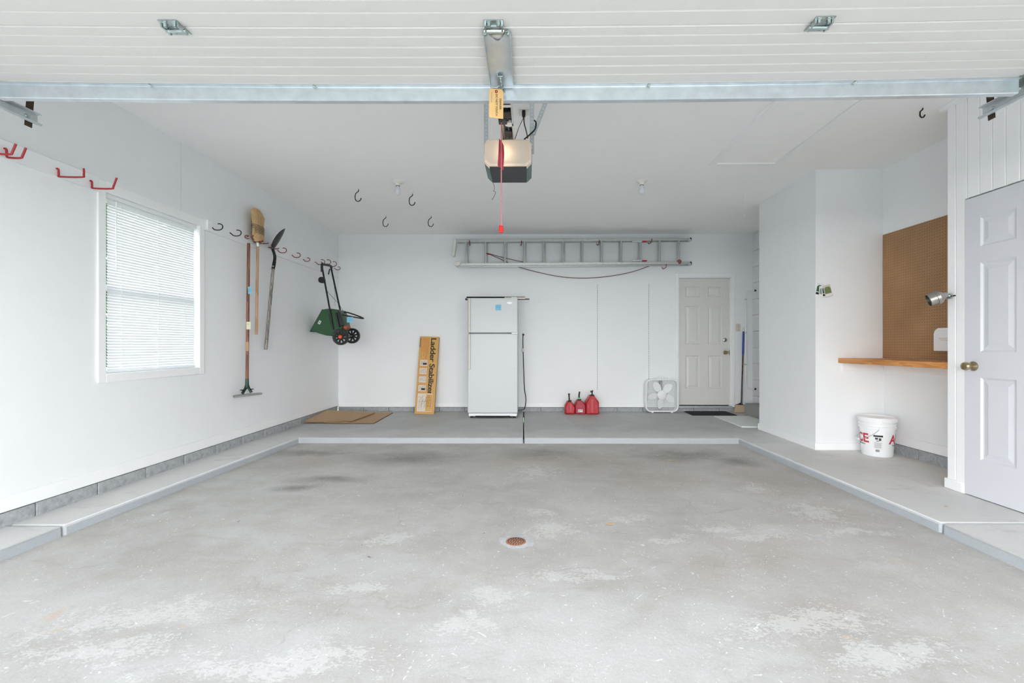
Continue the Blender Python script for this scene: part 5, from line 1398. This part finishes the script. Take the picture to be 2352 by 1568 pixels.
for k, (u, h) in enumerate(((-0.06, 0.02), (-0.03, 0.03), (0.0, 0.038), (0.03, 0.03), (0.05, 0.018))):
    m.tube(catmull([(fx + u - 0.02, fy + 0.05, cz + S / 2), (fx + u - 0.01, fy + 0.05, cz + S / 2 + h), (fx + u + 0.015, fy + 0.055, cz + S / 2 + h * 0.8), (fx + u + 0.022, fy + 0.05, cz + S / 2)], 4), 0.004, 6)
part('coiled_cord', m, white_plastic, fn_)
part('carry_handle', MB().tube(catmull([(fx - 0.075, fy + 0.055, cz + S / 2 - 0.004), (fx - 0.06, fy + 0.055, cz + S / 2 + 0.014), (fx + 0.06, fy + 0.055, cz + S / 2 + 0.014), (fx + 0.075, fy + 0.055, cz + S / 2 - 0.004)], 4), 0.006, 6), white_plastic, fn_)
part('speed_knob', MB().cyl((fx + 0.11, fy + 0.05, cz + S / 2 - 0.002), (fx + 0.11, fy + 0.05, cz + S / 2 + 0.016), 0.014, n=14), white_plastic, fn_)
for u in (-0.15, 0.15): part('foot', MB().box(fx + u - 0.015, fx + u + 0.015, fy - 0.01, fy + 0.12, 0, 0.014), white_plastic, fn_, bevel=0.004)

# ------------------------------------------------------------------ floor mats, broom, grab rail by the back door
t = thing('door_mat', 'black ribbed rubber mat in front of the back door', 'mat', (2.8, 7.0, 0))
part('mat_body', MB().box(2.475, 3.14, 6.83, 7.215, 0, 0.010), mat_rubber, t, bevel=0.004)
m = MB()
for k in range(24): m.box(2.50, 3.115, 6.845 + 0.0152 * k, 6.852 + 0.0152 * k, 0.009, 0.0135)
part('ribs', m, mat_rubber, t)
solo('white_board', warped([(2.74, 5.84, .016), (3.262, 5.80, .014), (3.255, 6.70, .018), (2.745, 6.72, .016)], 0.014), foam_white, 'flat white foam board lying on the floor by the step', 'board', (3.0, 6.3, 0))
by = 7.13
pb = thing('angle_broom', 'upright broom with a blue grip standing in the corner beside the door', 'broom', (onY(1702, 940, by).x, by, 0))
q0, q1, q2, q3 = onY(1708, 752, by + 0.09), onY(1708, 761, by + 0.085), onY(1706.5, 814, by + 0.06), onY(1703, 928, by)
part('handle', MB().cyl(q2, q3, 0.012, n=12), pole_brown, pb)
part('grip', MB().cyl(q1, q2, 0.0155, n=12), blue_sleeve, pb)
part('grip_end', MB().cyl(q0, q1, 0.015, n=12), offwhite, pb)
h0, h1 = onY(1691, 929, by), onY(1714, 930.5, by)
part('broom_head', MB().prism([h0, h1, h1 + Vector((-0.05, 0, 0.012)), q3 + Vector((0.014, 0, 0.02)), q3 + Vector((-0.014, 0, 0.02)), h0 + Vector((0.05, 0, 0.012))], (0, 0.03, 0)), black_rubber, pb, bevel=0.003)
part('bristles', MB().loft([[h0 + Vector((0, 0.002, 0)), h1 + Vector((0, 0.002, 0)), h1 + Vector((0, 0.03, 0)), h0 + Vector((0, 0.03, 0))],
     [Vector((onY(1686.5, 944, by).x, by - 0.01, 0.004)), Vector((h1.x + 0.005, by - 0.01, 0.004)), Vector((h1.x + 0.005, by + 0.045, 0.004)), Vector((onY(1686.5, 944, by).x, by + 0.045, 0.004))]]), tan_bristle, pb)
gy = 7.14
gr = thing('grab_rail', 'white bent pipe rail fixed to the block wall beside the door', 'rail', (XR, gy, 1.1))
gx = onY(1713, 780, gy).x
zt2, zb2 = onY(1713, 667, gy).z, onY(1713, 893, gy).z
part('pipe', MB().tube([(XR - 0.01, gy, zt2)] + catmull([(gx + 0.07, gy, zt2), (gx + 0.02, gy, zt2 - 0.02), (gx, gy, zt2 - 0.08)], 5) + catmull([(gx, gy, zb2 + 0.06), (gx + 0.015, gy, zb2 + 0.014), (gx + 0.06, gy, zb2)], 5) + [(XR - 0.01, gy, zb2)], 0.010, 10), wall_white, gr)
for z in (zt2, zb2): part('flange', MB().cyl((XR - 0.034, gy, z), (XR - 0.005, gy, z), 0.014, n=12), black_rubber, gr)
for z in (zt2 - 0.14, 1.25, 0.75): part('clip', MB().box(gx - 0.016, gx + 0.016, gy - 0.012, gy + 0.02, z - 0.01, z + 0.01), galv, gr, bevel=0.003)

# ------------------------------------------------------------------ workbench nook
zs_ = 0.922
sh = thing('workbench_shelf', 'thick bare pine shelf under the pegboard', 'shelf', (3.35, 4.0, zs_))
part('shelf_board', MB().box(3.125, XR - 0.003, PY1 + 0.003, CY0 - 0.001, zs_ - 0.047, zs_), wood_shelf, sh, bevel=0.003)
part('cleat', MB().box(3.165, XR - 0.02, CY0 - 0.02, CY0 + 0.001, zs_ - 0.132, zs_ - 0.047), trim_white, sh, bevel=0.002)
part('cleat', MB().box(XR - 0.02, XR + 0.001, PY1 + 0.01, CY0 - 0.02, zs_ - 0.132, zs_ - 0.047), trim_white, sh, bevel=0.002)
part('bent_nail', MB().tube([(3.24, 4.54, zs_), (3.238, 4.54, zs_ + 0.016), (3.26, 4.54, zs_ + 0.018)], 0.002, 5), galv, sh)
solo('pegboard', MB().box(XR - 0.012, XR - 0.0005, PY1 + 0.004, CY0 - 0.004, zs_ + 0.004, 2.158), peg_m, 'brown perforated pegboard above the pine shelf', 'pegboard', (XR, 4.0, 1.5), bevel=0.001)
# clip lamp on the corner of the boarded wall
ly = 3.36
lc = onY(2150, 683, ly)
cl = thing('clamp_lamp', 'small round metal clamp lamp on the edge of the boarded wall', 'lamp', lc)
ax = Vector((-0.80, 0.42, -0.34)).normalized()
Mq = Vector((0, 0, 1)).rotation_difference(ax).to_matrix()
nb = onY(2165, 680, ly)
part('shade', MB().lathe([(0.030, 0.0), (0.046, 0.010), (0.047, 0.062), (0.044, 0.065), (0.044, 0.058), (0.043, 0.014), (0, 0.012)], onY(2157, 682, ly), Mq, 28), lamp_metal, cl)
part('cap', MB().lathe([(0, -0.050), (0.016, -0.048), (0.020, -0.034), (0.036, -0.016), (0.050, 0.0), (0.050, 0.018), (0.048, 0.020)], onY(2157, 682, ly), Mq, 28), lamp_metal, cl)
part('neck', MB().cyl(onY(2166, 680, ly), onY(2178, 679, ly), 0.014, n=12), zinc, cl)
cp = onY(2180, 680, PY1 - 0.03)
part('clamp', MB().box(PX - 0.016, PX + 0.0, PY1 - 0.045, PY1 - 0.006, cp.z - 0.018, cp.z + 0.018).tube([(PX - 0.012, PY1 - 0.055, cp.z + 0.012), (PX - 0.02, PY1 - 0.06, cp.z - 0.02)], 0.003, 6), zinc, cl)
part('thumbscrew', MB().cyl((PX - 0.010, PY1 - 0.075, cp.z), (PX - 0.010, PY1 - 0.02, cp.z), 0.005, n=8), black_metal, cl)
# white dispenser on the pegboard
dsx = 3.44
d0 = onX(2143.5, 780, dsx)
z0, z1 = onX(2144, 806, dsx).z, onX(2146, 753.5, dsx).z
ds = thing('towel_dispenser', 'white plastic dispenser mounted on the pegboard above the shelf', 'dispenser', (3.5, d0.y - 0.15, z0))
yA, yB_ = d0.y - 0.30, d0.y
pf = [(yA, z0), (yB_, z0), (yB_, z1 - 0.05), (yB_ - 0.01, z1 - 0.018), (yB_ - 0.04, z1), (yA, z1)]
part('cover', MB().prism([(dsx, y, z) for y, z in pf], (XR - 0.012 - dsx, 0, 0)), white_plastic, ds, bevel=0.006)
part('boss', MB().prism([(dsx - 0.010, yB_ - 0.13 + a, z1 - 0.055 + b) for a, b in rrect(0.20, 0.062, 0.03)], (0.012, 0, 0)), white_plastic, ds, bevel=0.004)
part('boss', MB().prism([(dsx - 0.006, yB_ - 0.14 + a, z1 - 0.075 + b) for a, b in rrect(0.17, 0.06, 0.03)], (0.010, 0, 0)), offwhite, ds, bevel=0.003)
# seed packets pinned to the closet wall
def packet(px, py, w, h, rot, lift, mats, label):
    p = onY(px, py, CY0)
    t = thing('seed_packet', label, 'packet', (p.x, CY0 - 0.002 - lift, p.z), (0, R(rot), 0), group='seed packets pinned to the wall')
    part('sleeve', MB().box(-w / 2, w / 2, -0.002, 0.0015, -h / 2, h / 2), mats[0], t, local=True)
    if mats[1]: part('picture', MB().prism([(w * a, -0.0028, h * b) for a, b in ((-.44, -.22), (.44, -.22), (.44, .22), (.25, .34), (-.2, .34), (-.44, .2))], (0, 0.001, 0)), mats[1], t, local=True, smooth=0)
    if mats[2]: part('banner', MB().box(-w * .44, w * .44, -0.003, -0.001, -h * .46, -h * .28), mats[2], t, local=True)
packet(1881.5, 664, 0.062, 0.120, 12, 0.0, (paper_white, dark_leaf, ink_black), 'seed packet with a black edge at the rear of the fanned bunch')
packet(1887, 670, 0.060, 0.110, 4, 0.005, (paper_white, ink_grey, None), 'pale seed packet in the middle of the fanned bunch')
packet(1893, 668, 0.060, 0.112, -6, 0.010, (paper_white, dark_leaf, ink_black), 'dark striped seed packet just under the front one')
packet(1898.5, 668, 0.072, 0.118, -14, 0.015, (plain('packet_card', (206, 196, 192), 0.6), leaf_green, paper_white), 'front seed packet with a green garden picture and white band')
# bucket
bk = Vector((onZ(2017, 1051, 0).x + 0.076, onZ(2017, 1051, 0).y + 0.112, 0))
bu = thing('plastic_bucket', 'white lidded plastic bucket with red lettering in the nook', 'bucket', bk)
def rz(z): return 0.122 + 0.020 * z / 0.33
HB = 0.352
part('pail', MB().lathe([(0, 0.002), (0.118, 0.002), (rz(0), 0.008), (rz(0.26), 0.26), (0.146, 0.262), (0.148, 0.285), (0.142, 0.288), (0.142, 0.296), (0.148, 0.298), (0.149, 0.318), (0.142, 0.320), (0.143, HB), (0, HB)], bk, n=48), white_plastic, bu)
part('lid', MB().lathe([(0.146, HB - 0.022), (0.154, HB - 0.022), (0.156, HB + 0.012), (0.150, HB + 0.018), (0.140, HB + 0.018), (0.137, HB + 0.008), (0, HB + 0.008)], bk, n=48), white_plastic, bu)
def on_pail(mb, ang, z, r_extra=0.0006):
    """wrap flat art (x right, y up) round the pail, centred at angle ang"""
    bm = bmesh.new(); vv = [bm.verts.new(p) for p in mb.v]
    for f in mb.f:
        try: bm.faces.new([vv[i] for i in f])
        except ValueError: pass
    bmesh.ops.remove_doubles(bm, verts=bm.verts, dist=1e-6)
    bmesh.ops.triangulate(bm, faces=bm.faces)
    xa, xb2 = min(p.x for p in mb.v), max(p.x for p in mb.v); q = xa + 0.012
    while q < xb2 and xb2 - xa > 0.03:
        bmesh.ops.bisect_plane(bm, geom=bm.verts[:] + bm.edges[:] + bm.faces[:], plane_co=(q, 0, 0), plane_no=(1, 0, 0)); q += 0.012
    bm.verts.index_update()
    out = MB(); out.f = [tuple(v.index for v in f.verts) for f in bm.faces]; src = [v.co.copy() for v in bm.verts]; bm.free()
    for v in src:
        zz = z + v.y; r_ = rz(zz) + r_extra + v.z; th = ang + v.x / rz(zz)
        out.v.append(bk + Vector((r_ * math.cos(th), r_ * math.sin(th), zz)))
    return out
toward = math.atan2(-bk.y, -bk.x)
def btxt(s, size, ang, z, mat, bold=0.0, align='CENTER'):
    part('lettering', on_pail(text_mesh(s, size, Matrix.Identity(4), 0.0002, bold, 1.0, align), ang, z), mat, bu, smooth=0)
btxt('ACE', 0.118, toward - 1.33, 0.132, ink_red, 0.003); btxt('The helpful place.', 0.022, toward - 1.33, 0.108, ink_black)
btxt('ACE', 0.118, toward + 1.60, 0.132, ink_red, 0.003); btxt('The helpful place.', 0.022, toward + 1.60, 0.108, ink_black)
def patch(w, h, x=0, y=0, th=0.0004, n=8):
    m = MB()
    for i in range(n):
        a, b = x - w / 2 + w * i / n, x - w / 2 + w * (i + 1) / n
        m.add([(a, y - h / 2, th), (b, y - h / 2, th), (b, y + h / 2, th), (a, y + h / 2, th)], [(0, 1, 2, 3)])
    return m
la = toward + 0.06
part('warning_label', on_pail(patch(0.072, 0.130), la, 0.145, 0.0004), paper_white, bu, smooth=0)
part('label_band', on_pail(patch(0.072, 0.016, 0, 0.056), la, 0.145, 0.0008), ink_black, bu, smooth=0)
m = MB(); m.add(*(lambda q: (q.v, q.f))(patch(0.022, 0.018, -0.012, 0.032))); m.add(*(lambda q: (q.v, q.f))(patch(0.018, 0.024, 0.014, 0.026))); m.add(*(lambda q: (q.v, q.f))(patch(0.024, 0.006, -0.004, 0.010)))
part('warning_pictogram', on_pail(m, la, 0.145, 0.0008), plain('dark_ink', (56, 66, 76), 0.6), bu, smooth=0)
m = MB()
for k in range(9): q = patch(random.uniform(0.045, 0.064), 0.0028, -0.002, -0.006 - 0.0062 * k); m.add(q.v, q.f)
part('fine_print', on_pail(m, la, 0.145, 0.0008), ink_grey, bu, smooth=0)
m = MB()
for k in range(9): q = patch(0.0016, 0.022, -0.018 + 0.0034 * k, -0.082, n=1); m.add(q.v, q.f)
part('barcode', on_pail(m, la, 0.145, 0.0008), ink_black, bu, smooth=0)
# wire bail hanging down the side that faces the door
A1 = toward + 0.16; 
ptsb = []
for k in range(13):
    f = k / 12; th = A1 - f * 2.9; zz = 0.272 - 0.125 * math.sin(math.pi * f) ** 0.8
    r_ = rz(zz) + 0.010 + 0.02 * math.sin(math.pi * f)
    ptsb.append(bk + Vector((r_ * math.cos(th), r_ * math.sin(th), zz)))
part('bail', MB().tube(catmull(ptsb, 3), 0.0024, 6), galv, bu)
part('bail_grip', MB().tube(ptsb[5:8], 0.009, 10), white_plastic, bu)
for th in (A1, A1 - 2.9):
    part('bail_ear', MB().cyl(bk + Vector((0.138 * math.cos(th), 0.138 * math.sin(th), 0.272)), bk + Vector((0.156 * math.cos(th), 0.156 * math.sin(th), 0.272)), 0.012, n=12), white_plastic, bu)

# ------------------------------------------------------------------ floor drain and leaves
dp = onZ(1185, 1244, PIT)
dr = thing('floor_drain', 'small round rusty floor drain grate set in the concrete', 'drain', (dp.x, dp.y, PIT))
part('grate', MB().lathe([(0, 0.004), (0.052, 0.004), (0.057, 0.002), (0.058, -0.002)], (dp.x, dp.y, PIT), n=36), rust, dr)
m = MB()
for r_, n in ((0, 1), (0.015, 6), (0.030, 12), (0.044, 18)):
    for k in range(n):
        a = 2 * math.pi * k / n + r_ * 20
        m.lathe([(0, 0.0004), (0.0042, 0.0004), (0.0042, -0.001)], (dp.x + r_ * math.cos(a), dp.y + r_ * math.sin(a), PIT + 0.0042), n=8)
part('hole', m, plain('drain_dark', (52, 38, 32), 0.9), dr)
rnd = random.Random(11); ring = []
loop_o, loop_i = [], []
for k in range(40):
    a = 2 * math.pi * k / 40; ro = 0.082 + rnd.uniform(-0.012, 0.016)
    loop_o.append((dp.x + ro * math.cos(a) * 1.15, dp.y + ro * math.sin(a), PIT + 0.0003)); loop_i.append((dp.x + 0.0575 * math.cos(a), dp.y + 0.0575 * math.sin(a), PIT + 0.0022))
m = MB(); m.v = [Vector(p) for p in loop_o + loop_i]; m.f = [(k, (k + 1) % 40, 40 + (k + 1) % 40, 40 + k) for k in range(40)]
part('mortar_collar', m, plain('drain_mortar', (196, 196, 198), 0.85, var=0.12, vscale=30, bmp=0.6), dr)
def leaf(px, py, z, L, rot, label):
    p = onZ(px, py, z)
    m = MB(); c, s = math.cos(rot), math.sin(rot); top = []
    for (u, w) in ((-.5, 0), (-.25, .16), (.1, .2), (.35, .1), (.5, 0), (.35, -.09), (.1, -.17), (-.25, -.14)):
        top.append(Vector((p.x + (u * c - w * s) * L, p.y + (u * s + w * c) * L, z + 0.003 + 0.14 * L * abs(w) * 2 + 0.12 * L * u * u)))
    m.prism(top, (0, 0, 0.0012))
    solo('dry_leaf', m, leaf_dry, label, 'leaf', p, 'dry leaves on the floor')
leaf(1402, 1205, PIT, 0.062, 0.1, 'curled pale dry leaf on the bare floor beyond the drain')
leaf(1537, 1058, PIT, 0.075, -0.3, 'dry leaf on the stained floor near the back ledge')
leaf(2174, 1164, 0.0, 0.030, 0.4, 'tiny dry leaf on the ledge before the closet door')
